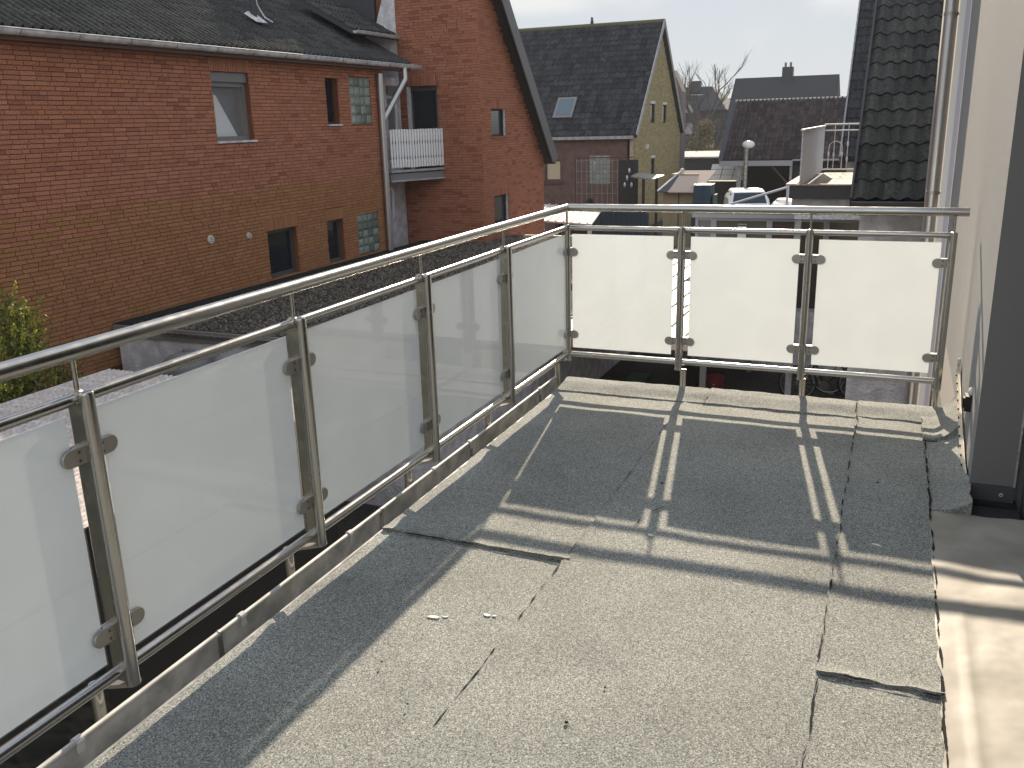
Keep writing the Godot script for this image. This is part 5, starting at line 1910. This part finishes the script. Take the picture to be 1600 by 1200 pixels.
# ------------------------------------------------------------------ things in the yards
func car(label: String, at: Vector3, turn: float, tall: float) -> Node3D:
	# nose towards +z
	var c := thing("parked_car", label, "car", at, "cars parked before the tiled carport")
	c.rotation.y = turn
	var ring := func(z: float, w: float, y0: float, y1: float, tw: float) -> Array:
		var e := 0.07
		return [Vector3(-w + e, y0, z), Vector3(w - e, y0, z), Vector3(w, y0 + e, z), Vector3(w, lerpf(y0, y1, 0.6), z), Vector3(tw, y1 - e * 0.6, z), Vector3(tw - e, y1, z), Vector3(-tw + e, y1, z), Vector3(-tw, y1 - e * 0.6, z), Vector3(-w, lerpf(y0, y1, 0.6), z), Vector3(-w, y0 + e, z)]
	var mb := MB.new()
	mb.loft([ring.call(2.12, 0.70, 0.35, 0.62, 0.64), ring.call(2.02, 0.80, 0.24, 0.78, 0.74), ring.call(1.7, 0.87, 0.20, 0.90, 0.80), ring.call(0.95, 0.89, 0.20, 1.0, 0.83), ring.call(-1.6, 0.89, 0.20, 1.02, 0.84), ring.call(-2.02, 0.86, 0.24, 1.0, 0.80), ring.call(-2.12, 0.78, 0.35, 0.85, 0.72)])
	part("body", mb, M.car_white, c)
	mb = MB.new()
	mb.loft([ring.call(1.12, 0.80, 0.93, 1.03, 0.78), ring.call(0.42, 0.78, 0.93, tall - 0.04, 0.62), ring.call(-0.2, 0.78, 0.93, tall, 0.64), ring.call(-1.5, 0.78, 0.93, tall - 0.05, 0.62), ring.call(-2.0, 0.78, 0.93, 1.1, 0.72)])
	var cab := part("cabin", mb, M.car_white, c)
	mb = MB.new()
	var f := Vector3(0, 0.012, 0.014)
	mb.hexa([Vector3(-0.70, 1.055, 1.06), Vector3(0.70, 1.055, 1.06), Vector3(0.57, tall - 0.10, 0.47), Vector3(-0.57, tall - 0.10, 0.47), Vector3(-0.70, 1.055, 1.06) + f, Vector3(0.70, 1.055, 1.06) + f, Vector3(0.57, tall - 0.10, 0.47) + f, Vector3(-0.57, tall - 0.10, 0.47) + f])
	part("windscreen", mb, M.dark_pane, cab)
	for sd in [-1.0, 1.0]:
		for k in [[0.52, -0.42], [-0.5, -1.45]]:
			mb = MB.new()
			var g := Vector3(sd * 0.012, 0.006, 0)
			var a := Vector3(sd * 0.765, 1.06, k[0] + (0.16 if k[0] > 0 else 0.0))
			var b := Vector3(sd * 0.765, 1.06, k[1])
			var d := Vector3(sd * 0.665, tall - 0.12, k[1] + (0.14 if k[0] < 0 else 0.0))
			var e := Vector3(sd * 0.665, tall - 0.12, k[0] - 0.12)
			mb.hexa([a, b, d, e, a + g, b + g, d + g, e + g])
			part("side_window", mb, M.dark_pane, cab)
		mb = MB.new()
		mb.ball(Vector3(sd * 0.98, 1.06, 0.62), Vector3(0.10, 0.075, 0.05), 6, 8)
		part("wing_mirror", mb, M.car_white, c)
		mb = MB.new()
		mb.ball(Vector3(sd * 0.62, 0.68, 2.0), Vector3(0.17, 0.09, 0.10), 6, 10)
		part("headlight", mb, M.lamp_head, c)
		for z in [1.32, -1.30]:
			mb = MB.new()
			mb.tube([Vector3(sd * 0.70, 0.32, z), Vector3(sd * 0.905, 0.32, z)], 0.32, -1, 20)
			var wh := part("wheel", mb, M.tyre, c)
			mb = MB.new()
			mb.tube([Vector3(sd * 0.90, 0.32, z), Vector3(sd * 0.912, 0.32, z)], 0.20, 0.17, 16)
			part("rim", mb, M.zinc, wh)
	mb = MB.new()
	mb.box(Vector3(0, 0.50, 2.09), Vector3(0.9, 0.12, 0.07))
	part("grille", mb, M.black, c)
	return c

func yard_things() -> void:
	var mb := MB.new()
	# cars and the lamp
	car("white car facing us with the street lamp standing over its roof", Vector3(-4.45, G, -37.0), 0.25, 1.74).scale = Vector3.ONE * 1.12
	car("second white car half hidden by the carport post", Vector3(-2.0, G, -36.5), 0.45, 1.5).scale = Vector3.ONE * 1.05
	var l := thing("yard_lamp", "slim grey lamp post with pale mushroom head in front of the tiled carport", "lamp post", Vector3(-5.22, G, -41.0))
	mb = MB.new()
	mb.tube([Vector3(0, 0, 0), Vector3(0, 1.0, 0), Vector3(0.02, 3.55, 0)], 0.13, 0.10, 10)
	part("pole", mb, M.zinc, l)
	mb = MB.new()
	mb.ball(Vector3(0.12, 3.78, 0.05), Vector3(0.30, 0.19, 0.26), 8, 14)
	part("lamp_head", mb, M.lamp_head, l)
	mb = MB.new()
	mb.tube([Vector3(0.03, 3.5, 0), Vector3(0.08, 3.7, 0.02)], 0.09, 0.12, 10)
	part("collar", mb, M.zinc, l)
	var p := thing("slanting_pole", "long pale pole slanting down from the terrace corner across the white cars", "pole", Vector3(-3.0, G, -31.0))
	var po := Vector3(-3.0, G, -31.0)
	mb = MB.new()
	mb.tube([Vector3(-4.6, -1.93, -32.2) - po, Vector3(-2.15, -1.14, -31.5) - po], 0.045, -1, 8)
	part("bar", mb, M.lilac, p)
	mb = MB.new()
	mb.tube([Vector3(-2.15, G, -31.5) - po, Vector3(-2.15, -1.05, -31.5) - po], 0.05, -1, 8)
	mb.tube([Vector3(-4.6, G, -32.2) - po, Vector3(-4.6, -1.9, -32.2) - po], 0.05, -1, 8)
	part("support", mb, M.lilac, p)
	# garden shed
	var so := Vector3(-6.5, G, -32.5)
	var sh := thing("garden_shed", "small wooden garden shed with sunlit pink put into its roof colour, beside the blue tarpaulin", "shed", so)
	mb = MB.new()
	mb.span(Vector3(-7.05, G, -33.6) - so, Vector3(-5.75, -1.35, -31.8) - so)
	part("wall", mb, M.shed_wood, sh)
	mb = MB.new()
	for k in 4:
		mb.span(Vector3(-7.04 + k * 0.33, G + 0.05, -31.8) - so, Vector3(-7.04 + k * 0.33 + 0.31, -1.4, -31.775) - so)
	part("door_boards", mb, M.shed_wood, sh)
	mb = MB.new()
	mb.span(Vector3(-6.42, G, -31.775) - so, Vector3(-6.38, -1.3, -31.755) - so)
	mb.span(Vector3(-7.05, -2.0, -31.775) - so, Vector3(-5.75, -1.94, -31.756) - so)
	part("batten", mb, M.dark_wood, sh)
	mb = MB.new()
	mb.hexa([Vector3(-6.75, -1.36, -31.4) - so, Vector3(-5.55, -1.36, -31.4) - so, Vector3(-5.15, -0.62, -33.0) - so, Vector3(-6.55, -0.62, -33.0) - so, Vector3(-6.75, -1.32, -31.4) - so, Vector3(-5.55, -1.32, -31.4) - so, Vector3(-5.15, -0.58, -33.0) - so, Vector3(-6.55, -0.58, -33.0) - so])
	var sr := part("roof", mb, M.shed_roof, sh)  # the pink of sunlight is put into this slope's colour
	mb = MB.new()
	mb.hexa([Vector3(-7.2, -1.36, -31.5) - so, Vector3(-6.76, -1.36, -31.4) - so, Vector3(-6.56, -0.62, -33.0) - so, Vector3(-6.9, -1.3, -33.2) - so, Vector3(-7.2, -1.32, -31.5) - so, Vector3(-6.76, -1.32, -31.4) - so, Vector3(-6.56, -0.58, -33.0) - so, Vector3(-6.9, -1.26, -33.2) - so])
	part("side_slope", mb, M.slate, sr)
	mb = MB.new()
	mb.ball(Vector3(-6.55, -0.55, -33.0) - so, Vector3(0.09, 0.06, 0.09), 5, 8)
	mb.beam(Vector3(-7.2, -1.3, -31.5) - so, Vector3(-6.55, -0.56, -33.0) - so, 0.06, 0.05)
	part("hip_cap", mb, M.white_paint, sr)
	mb = MB.new()
	mb.span(Vector3(-6.9, -1.36, -33.5) - so, Vector3(-5.8, -0.7, -32.6) - so)
	part("gable_board", mb, M.shed_wood, sh)
	# blue tarpaulin over a stack
	var bo := Vector3(-5.4, G, -31.8)
	var bt := thing("blue_tarpaulin", "tall dark blue tarpaulin cover with pale top standing right of the shed", "tarpaulin", bo)
	mb = MB.new()
	var rings := []
	for k in 6:
		var y := 0.0 + 2.55 * k / 5.0
		var ring := []
		for j in 16:
			var a := TAU * j / 16
			var sq := 1.0 / maxf(absf(cos(a)), absf(sin(a)))
			var r := minf(sq, 1.25) * (0.44 + 0.02 * sin(a * 5.0 + k)) * (1.0 - 0.03 * k)
			ring.append(Vector3(cos(a) * r, y, sin(a) * r * 1.3))
		rings.append(ring)
	mb.loft(rings)
	part("sheet", mb, M.blue_tarp, bt)
	mb = MB.new()
	mb.box(Vector3(-0.02, 2.56, 0), Vector3(0.5, 0.02, 0.5))
	part("lid", mb, M.white_paint, bt)
	mb = MB.new()
	mb.box(Vector3(0.45, 1.1, 0.0), Vector3(0.03, 2.1, 0.9))
	part("green_edge", mb, M.green_paint, bt)
	# trellis with wires before the brown wall
	var to := Vector3(-10.6, G, -34.6)
	var t := thing("wire_trellis", "pale wire trellis standing in front of the brown wall and its glass blocks", "trellis", to)
	mb = MB.new()
	for k in 9:
		mb.tube([Vector3(-1.1 + k * 0.24, 0.2, 0), Vector3(-1.1 + k * 0.24, 3.45, 0)], 0.009, -1, 5)
	part("upright_wires", mb, M.grey_wall, t)
	mb = MB.new()
	for k in 7:
		mb.tube([Vector3(-1.1, 0.5 + k * 0.48, 0.02), Vector3(0.85, 0.5 + k * 0.48, 0.02)], 0.006, -1, 5)
	part("cross_wires", mb, M.grey_wall, t)
	mb = MB.new()
	mb.tube([Vector3(-1.15, 0, 0), Vector3(-1.15, 3.5, 0)], 0.03, -1, 6)
	mb.tube([Vector3(0.9, 0, 0), Vector3(0.9, 3.5, 0)], 0.03, -1, 6)
	mb.beam(Vector3(-1.15, 3.5, 0), Vector3(1.5, 3.5, 0), 0.04, 0.05)
	part("frame", mb, M.brown_wood, t)
	# porch with a thin roof on two posts
	var qo := Vector3(-7.9, G, -32.3)
	var q := thing("porch_roof", "thin grey porch roof on two dark posts before the yellow gable", "porch", qo)
	mb = MB.new()
	mb.hexa([Vector3(-0.62, 2.86, -0.9), Vector3(0.55, 2.76, -0.9), Vector3(0.42, 2.70, 0.5), Vector3(-0.5, 2.82, 0.5), Vector3(-0.62, 2.92, -0.9), Vector3(0.55, 2.82, -0.9), Vector3(0.42, 2.76, 0.5), Vector3(-0.5, 2.88, 0.5)])
	part("roof", mb, M.zinc, q)
	for k in [[0.0, 0.4], [0.40, -0.2]]:
		mb = MB.new()
		mb.span(Vector3(k[0] - 0.05, 0, k[1] - 0.05), Vector3(k[0] + 0.05, 2.74, k[1] + 0.05))
		part("post", mb, M.dark_wood, q)
	mb = MB.new()
	mb.span(Vector3(-1.5, 0, -1.2), Vector3(-0.65, 3.45, -1.1))
	part("dark_screen", mb, M.dark_wood, q)
	mb = MB.new()
	for k in 4:
		mb.ball(Vector3(-1.2 + 0.1 * k, 2.4 + 0.3 * (k % 3), -1.05), Vector3(0.05, 0.12, 0.05), 5, 6)
	part("hanging_pot", mb, M.white_paint, q)
	# small paved canopy left of the trellis, against the tall house
	var co := Vector3(-9.6, G, -25.0)
	var cn := thing("lean_to_roof", "low lean-to with pale slatted roof against the far side of the tall brick house", "lean-to", co)
	mb = MB.new()
	mb.hexa([Vector3(-10.4, -1.45, -26.6) - co, Vector3(-8.0, -1.60, -26.6) - co, Vector3(-7.2, -1.72, -22.8) - co, Vector3(-9.6, -1.60, -22.8) - co, Vector3(-10.4, -1.40, -26.6) - co, Vector3(-8.0, -1.55, -26.6) - co, Vector3(-7.2, -1.67, -22.8) - co, Vector3(-9.6, -1.55, -22.8) - co])
	part("roof", mb, M.pale_boards, cn)
	mb = MB.new()
	for k in 9:
		mb.beam(Vector3(-10.3 + 0.27 * k, -1.385 - 0.017 * k, -26.6) - co, Vector3(-9.5 + 0.27 * k, -1.53 - 0.015 * k, -22.8) - co, 0.05, 0.03)
	part("roof_ribs", mb, M.pale_boards, cn)
	for x in [-9.0, -7.4]:
		mb = MB.new()
		mb.span(Vector3(x, G, -23.1) - co, Vector3(x + 0.12, -1.70, -23.0) - co)
		part("post", mb, M.white_paint, cn)
	mb = MB.new()
	mb.span(Vector3(-8.75, G, -24.0) - co, Vector3(-7.55, -1.8, -23.9) - co)
	part("dark_glazing", mb, M.dark_pane, cn)
	# fence and pool cover between the rails
	var fo := Vector3(-9.9, G, -29.5)
	var f := thing("slat_fence", "dark green fence of narrow upright slats before the yellow gable house", "fence", fo)
	var sb := MB.new()
	sb.box(Vector3(0, 0.85, 0), Vector3(0.075, 1.7, 0.02))
	var sm := sb.mesh()
	for k in 18:
		part("slat", sm, M.green_paint if k % 3 else M.dark_wood, f, Transform3D(Basis(), Vector3(-0.95 + k * 0.105, rng.randf_range(-0.02, 0.02), 0)))
	mb = MB.new()
	for y in [0.4, 1.4]:
		mb.span(Vector3(-1.0, y, -0.05), Vector3(0.95, y + 0.07, -0.015))
	part("rail", mb, M.dark_wood, f)
	var v := thing("blue_container", "long dark blue container right of the green slat fence", "container", Vector3(-8.2, G, -30.0))
	mb = MB.new()
	mb.box(Vector3(0, 0.85, 0), Vector3(1.75, 1.7, 1.2))
	part("body", mb, M.blue_tarp, v)
	mb = MB.new()
	for k in 9:
		mb.box(Vector3(-0.8 + k * 0.2, 0.85, 0.61), Vector3(0.05, 1.6, 0.03))
	part("ribs", mb, M.slate, v)
	# corrugated shed roof left of the railing
	var ko := Vector3(-5.0, G, 0.6)
	var k_ := thing("corrugated_shed", "low shed with a pale corrugated roof left of the railing, sunlit near the shrub", "shed", ko)
	mb = MB.new()
	var n := 46
	for i in n * 6:
		var xa := -6.75 + 3.35 * i / (n * 6.0)
		var xb := -6.75 + 3.35 * (i + 1) / (n * 6.0)
		var ya := -1.18 + 0.013 * cos(TAU * n * i / (n * 6.0))
		var yb := -1.18 + 0.013 * cos(TAU * n * (i + 1) / (n * 6.0))
		mb.quad(Vector3(xa, ya, 3.6) - ko, Vector3(xb, yb, 3.6) - ko, Vector3(xb, yb, -2.75) - ko, Vector3(xa, ya, -2.75) - ko, Vector3(ya - yb, xb - xa, 0).normalized())
		mb.quad(Vector3(xa, ya - 0.004, 3.6) - ko, Vector3(xb, yb - 0.004, 3.6) - ko, Vector3(xb, yb - 0.004, -2.75) - ko, Vector3(xa, ya - 0.004, -2.75) - ko, Vector3(yb - ya, xa - xb, 0).normalized())
	part("roof", mb, M.pale_boards, k_)
	mb = MB.new()
	mb.span(Vector3(-6.6, G, -2.6) - ko, Vector3(-3.6, -1.21, 3.5) - ko)
	part("wall", mb, M.dark_wood, k_)
	mb = MB.new()
	mb.span(Vector3(-3.595, -2.9, 0.6) - ko, Vector3(-3.58, -2.0, 1.6) - ko)
	part("window", mb, M.dark_pane, k_)
	# pale patio roof with dark glazing bars, seen through the gaps of the far panels
	var yo := Vector3(-3.2, G, -13.0)
	var y_ := thing("patio_roof", "pale translucent patio roof with dark bars below the far panels", "canopy", yo)
	mb = MB.new()
	mb.span(Vector3(-5.6, -1.82, -18.4) - yo, Vector3(-2.25, -1.80, -8.4) - yo)
	mb.span(Vector3(-2.25, -1.82, -13.8) - yo, Vector3(-0.75, -1.80, -8.4) - yo)
	part("sheet", mb, M.canopy_sheet, y_)
	for i in 14:
		mb = MB.new()
		var x := -5.55 + i * 0.36
		mb.span(Vector3(x, -1.80, (-18.4 if x < -2.3 else -13.8)) - yo, Vector3(x + 0.07, -1.765, -8.4) - yo)
		part("glazing_bar", mb, M.anthracite, y_)
	for x in [-5.4, -0.85]:
		for z in [-8.6, -13.6]:
			mb = MB.new()
			mb.span(Vector3(x, G, z) - yo, Vector3(x + 0.09, -1.82, z + 0.09) - yo)
			part("post", mb, M.anthracite, y_)
	# oddments in the shaded yard under the far rail
	var go := thing("green_crate", "dark green crate in the shaded yard below the far rail", "crate", Vector3(-2.55, G, -11.3))
	mb = MB.new()
	mb.span(Vector3(-0.16, 0, -0.2), Vector3(0.16, 0.34, 0.2))
	part("box", mb, M.green_paint, go)
	mb = MB.new()
	mb.span(Vector3(-0.19, 0.34, -0.23), Vector3(0.19, 0.38, 0.23))
	part("rim", mb, M.green_paint, go)
	var ro := thing("red_bucket", "dark red bucket in the shaded yard behind the cranked post", "bucket", Vector3(-1.2, G, -11.9))
	mb = MB.new()
	mb.tube([Vector3.ZERO, Vector3(0, 0.34, 0)], 0.13, 0.17, 14)
	part("body", mb, M.red_paint, ro)
	mb = MB.new()
	mb.tube([Vector3(-0.17, 0.33, 0), Vector3(0, 0.20, 0.16), Vector3(0.17, 0.33, 0)], 0.006, -1, 5)
	part("handle", mb, M.pipe_zinc, ro)

# ------------------------------------------------------------------ plants
func leaf_mesh() -> ArrayMesh:
	var mb := MB.new()
	mb.tri(Vector3(-0.5, 0, 0), Vector3(0, 0.12, 0.9), Vector3(0.5, 0, 0), Vector3.UP)
	mb.tri(Vector3(-0.5, 0, 0), Vector3(0, -0.12, -0.9), Vector3(0.5, 0, 0), Vector3.UP)
	return mb.mesh()

func foliage(parent: Node3D, called: String, lumps: Array, count: int, size: float, lo: Color, hi: Color) -> void:
	# leaves spread through overlapping lumps [centre, radii]; gaps stay open
	var xfs := []
	var cols := []
	for i in count:
		var l: Array = lumps[rng.randi() % lumps.size()]
		var d := Vector3(rng.randfn(), rng.randfn(), rng.randfn()).normalized() * pow(rng.randf(), 0.45)
		var p: Vector3 = l[0] + d * l[1]
		var s := size * rng.randf_range(0.6, 1.3)
		xfs.append(Transform3D(Basis.from_euler(Vector3(rng.randf() * TAU, rng.randf() * TAU, rng.randf() * TAU)).scaled(Vector3.ONE * s), p))
		cols.append(lo.lerp(hi, rng.randf()))
	many(called, leaf_mesh(), M.leaf, xfs, cols, parent)

func branch(mb: MB, p: Vector3, d: Vector3, l: float, r: float, depth: int, spread: float) -> void:
	var pts := [p]
	var q := p
	var dir := d
	for k in 3:
		dir = (dir + Vector3(rng.randf_range(-0.12, 0.12), rng.randf_range(-0.02, 0.10), rng.randf_range(-0.12, 0.12))).normalized()
		q += dir * l / 3.0
		pts.append(q)
	mb.tube(pts, r, r * 0.55, 5 if depth > 1 else 3, false)
	if depth <= 0:
		return
	for k in rng.randi_range(3, 4):
		var t := rng.randf_range(0.35, 1.0)
		var at: Vector3 = p.lerp(q, t) if t < 0.95 else q
		var nd := (dir + Vector3(rng.randfn(), rng.randfn() * 0.5 + 0.25, rng.randfn()) * spread).normalized()
		branch(mb, at, nd, l * rng.randf_range(0.5, 0.72), r * 0.5, depth - 1, spread)

func bare_tree(label: String, at: Vector3, height: float, spread: float) -> Node3D:
	var t := thing("bare_tree", label, "tree", at, "leafless trees in the distance")
	var mb := MB.new()
	mb.tube([Vector3.ZERO, Vector3(0.05, height * 0.35, 0)], height * 0.022, height * 0.014, 8)
	part("trunk", mb, M.bark, t)
	mb = MB.new()
	for k in 6:
		var a := TAU * k / 6 + rng.randf()
		branch(mb, Vector3(0.04, height * rng.randf_range(0.2, 0.35), 0), Vector3(cos(a) * 0.5, 1.0, sin(a) * 0.5).normalized(), height * 0.36, height * 0.011, 3, spread)
	part("crown", mb, M.bark, t)
	return t

func plants() -> void:
	var b := thing("green_shrub", "tall green shrub with sunlit yellow put into its leaf colours against the brick wall at the left edge", "shrub", Vector3(-7.7, G, -2.35))
	var lumps := [[Vector3(0, 2.75, 0), Vector3(0.22, 0.62, 0.24)], [Vector3(0.1, 2.3, 0.15), Vector3(0.42, 0.65, 0.45)], [Vector3(-0.1, 1.9, 0.5), Vector3(0.45, 0.7, 0.5)], [Vector3(0.05, 1.8, -0.35), Vector3(0.4, 0.75, 0.42)], [Vector3(0, 1.1, 0.1), Vector3(0.6, 1.1, 0.75)], [Vector3(0.05, 2.1, 0.9), Vector3(0.3, 0.5, 0.35)]]
	foliage(b, "leaves", lumps, 7000, 0.030, Color(0.06, 0.08, 0.014), Color(0.22, 0.24, 0.03))  # lighter tone carries the yellow of sunlit leaves
	var mb := MB.new()
	var sprays := []
	var tints := []
	for k in 420:
		var l: Array = lumps[rng.randi() % lumps.size()]
		var d := Vector3(rng.randfn(), rng.randfn() * 0.8 + 0.3, rng.randfn()).normalized()
		var root: Vector3 = l[0] + d * l[1] * rng.randf_range(0.45, 0.95)
		var way := (d + Vector3(0, 0.9, 0) + Vector3(rng.randfn(), rng.randfn(), rng.randfn()) * 0.25).normalized()
		var long := rng.randf_range(0.12, 0.34)
		mb.tube([root, root + way * long], 0.004, 0.0015, 3, false)
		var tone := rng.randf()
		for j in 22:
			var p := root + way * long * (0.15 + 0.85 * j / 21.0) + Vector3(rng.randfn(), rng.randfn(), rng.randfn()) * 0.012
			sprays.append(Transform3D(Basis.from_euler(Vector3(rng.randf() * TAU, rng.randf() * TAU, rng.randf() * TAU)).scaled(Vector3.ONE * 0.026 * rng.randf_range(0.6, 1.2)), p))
			tints.append(Color(0.10, 0.125, 0.018).lerp(Color(0.42, 0.42, 0.05), clampf(tone * 0.6 + rng.randf() * 0.4, 0, 1)))  # spray colours run up to painted sunlit yellow
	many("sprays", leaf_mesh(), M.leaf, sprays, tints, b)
	for k in 7:
		branch(mb, Vector3(rng.randf_range(-0.1, 0.1), 0, rng.randf_range(-0.15, 0.15)), Vector3(rng.randf_range(-0.2, 0.2), 1, rng.randf_range(-0.3, 0.3)).normalized(), 1.6, 0.02, 2, 0.3)
	part("stems", mb, M.bark, b)
	b = thing("dark_shrub", "dark green shrub standing lower behind the yellow tinted one", "shrub", Vector3(-8.2, G, -0.9))
	foliage(b, "leaves", [[Vector3(0, 1.1, 0), Vector3(0.6, 1.2, 0.7)], [Vector3(0.1, 1.9, 0.3), Vector3(0.5, 0.6, 0.6)]], 7000, 0.04, Color(0.02, 0.035, 0.012), Color(0.05, 0.075, 0.02))
	mb = MB.new()
	mb.tube([Vector3.ZERO, Vector3(0.05, 1.6, 0.05)], 0.035, 0.015, 6)
	part("stems", mb, M.bark, b)
	b = thing("planter_bush", "dark rounded bush at the foot of the brown wall left of the trellis", "bush", Vector3(-11.0, G, -33.6))
	foliage(b, "leaves", [[Vector3(0, 0.8, 0), Vector3(0.8, 0.85, 0.5)], [Vector3(-0.6, 0.7, 0), Vector3(0.6, 0.6, 0.4)], [Vector3(0.25, 1.35, 0), Vector3(0.2, 0.5, 0.2)]], 3500, 0.07, Color(0.015, 0.025, 0.012), Color(0.05, 0.065, 0.03))
	mb = MB.new()
	mb.tube([Vector3.ZERO, Vector3(0, 0.7, 0)], 0.05, 0.03, 6)
	part("stems", mb, M.bark, b)
	bare_tree("tall thin leafless tree left of the chimney house", Vector3(-16.8, G, -88.0), 11.5, 0.42)
	bare_tree("smaller leafless tree just left of the tall thin one", Vector3(-18.6, G, -84.0), 7.0, 0.45)
	bare_tree("low leafless tree close by the chimney house wall", Vector3(-13.5, G, -78.0), 6.4, 0.5)
	var c := thing("budding_tree", "loose tree with pale brownish foliage before the distant hipped house", "tree", Vector3(-12.2, G, -64.0))
	mb = MB.new()
	mb.tube([Vector3.ZERO, Vector3(0.1, 2.6, 0), Vector3(0.05, 5.3, 0)], 0.13, 0.03, 8)
	part("trunk", mb, M.bark, c)
	mb = MB.new()
	for k in 9:
		var a := TAU * k / 9
		branch(mb, Vector3(0.06, 1.2 + 0.35 * k, 0), Vector3(cos(a), 0.7, sin(a)).normalized(), 1.3, 0.03, 2, 0.45)
	part("limbs", mb, M.bark, c)
	foliage(c, "leaves", [[Vector3(0.1, 3.2, 0), Vector3(1.1, 1.3, 1.1)], [Vector3(-0.4, 2.2, 0), Vector3(1.0, 0.9, 1.0)], [Vector3(0.5, 4.2, 0), Vector3(0.7, 0.8, 0.7)], [Vector3(0.9, 2.4, 0), Vector3(0.8, 0.8, 0.8)]], 4200, 0.085, Color(0.10, 0.085, 0.045), Color(0.24, 0.20, 0.11))
	c = thing("low_hedge", "grey green garden hedge between the yellow gable and the tiled carport", "hedge", Vector3(-9.0, G, -52.0))
	foliage(c, "leaves", [[Vector3(0, 0.7, 0), Vector3(1.4, 0.9, 0.6)], [Vector3(1.6, 0.8, 0), Vector3(1.3, 0.95, 0.6)], [Vector3(-1.5, 0.9, 0), Vector3(1.2, 1.1, 0.6)], [Vector3(3.0, 0.6, 0), Vector3(1.0, 0.7, 0.5)]], 6000, 0.085, Color(0.035, 0.045, 0.025), Color(0.11, 0.115, 0.075))
	mb = MB.new()
	for k in 5:
		mb.tube([Vector3(-1.5 + k, 0, 0), Vector3(-1.4 + k, 0.9, 0)], 0.03, 0.015, 5)
	part("stems", mb, M.bark, c)
	# low garden house and frost frames in that gap
	var o := Vector3(-9.5, G, -58.0)
	var g := thing("garden_cabin", "low garden cabin with bright gravelled roof edge behind the hedge", "cabin", o)
	mb = MB.new()
	mb.span(Vector3(-2.5, 0, -1.5), Vector3(2.2, 2.5, 1.5))
	part("wall", mb, M.far_roof, g)
	mb = MB.new()
	mb.hexa([Vector3(-2.7, 2.5, 1.7), Vector3(0.6, 2.5, 1.7), Vector3(0.6, 2.75, -1.7), Vector3(-2.7, 2.75, -1.7), Vector3(-2.7, 2.6, 1.7), Vector3(0.6, 2.6, 1.7), Vector3(0.6, 2.85, -1.7), Vector3(-2.7, 2.85, -1.7)])
	part("roof", mb, M.grey_wall, g)
	mb = MB.new()
	mb.hexa([Vector3(0.62, 2.5, 1.7), Vector3(2.6, 2.75, 1.7), Vector3(2.6, 3.0, -1.7), Vector3(0.62, 2.7, -1.7), Vector3(0.62, 2.58, 1.7), Vector3(2.6, 2.83, 1.7), Vector3(2.6, 3.08, -1.7), Vector3(0.62, 2.78, -1.7)])
	part("side_roof", mb, M.canopy_sheet, g)
	var w := thing("cold_frame", "raised cold frame with pale yellowish glass panes left of the lamp post", "cold frame", Vector3(-6.9, G, -46.0))
	mb = MB.new()
	mb.span(Vector3(-1.0, 0, -0.6), Vector3(1.0, 1.75, 0.6))
	part("base", mb, M.dark_wood, w)
	for i in 3:
		for j in 3:
			mb = MB.new()
			var x := -0.95 + i * 0.64
			var y := 1.80 + j * 0.27
			var z := 0.55 - j * 0.4
			mb.hexa([Vector3(x, y, z), Vector3(x + 0.6, y, z), Vector3(x + 0.6, y + 0.22, z - 0.36), Vector3(x, y + 0.22, z - 0.36), Vector3(x, y + 0.03, z), Vector3(x + 0.6, y + 0.03, z), Vector3(x + 0.6, y + 0.25, z - 0.36), Vector3(x, y + 0.25, z - 0.36)])
			part("pane", mb, M.sign_board, w)
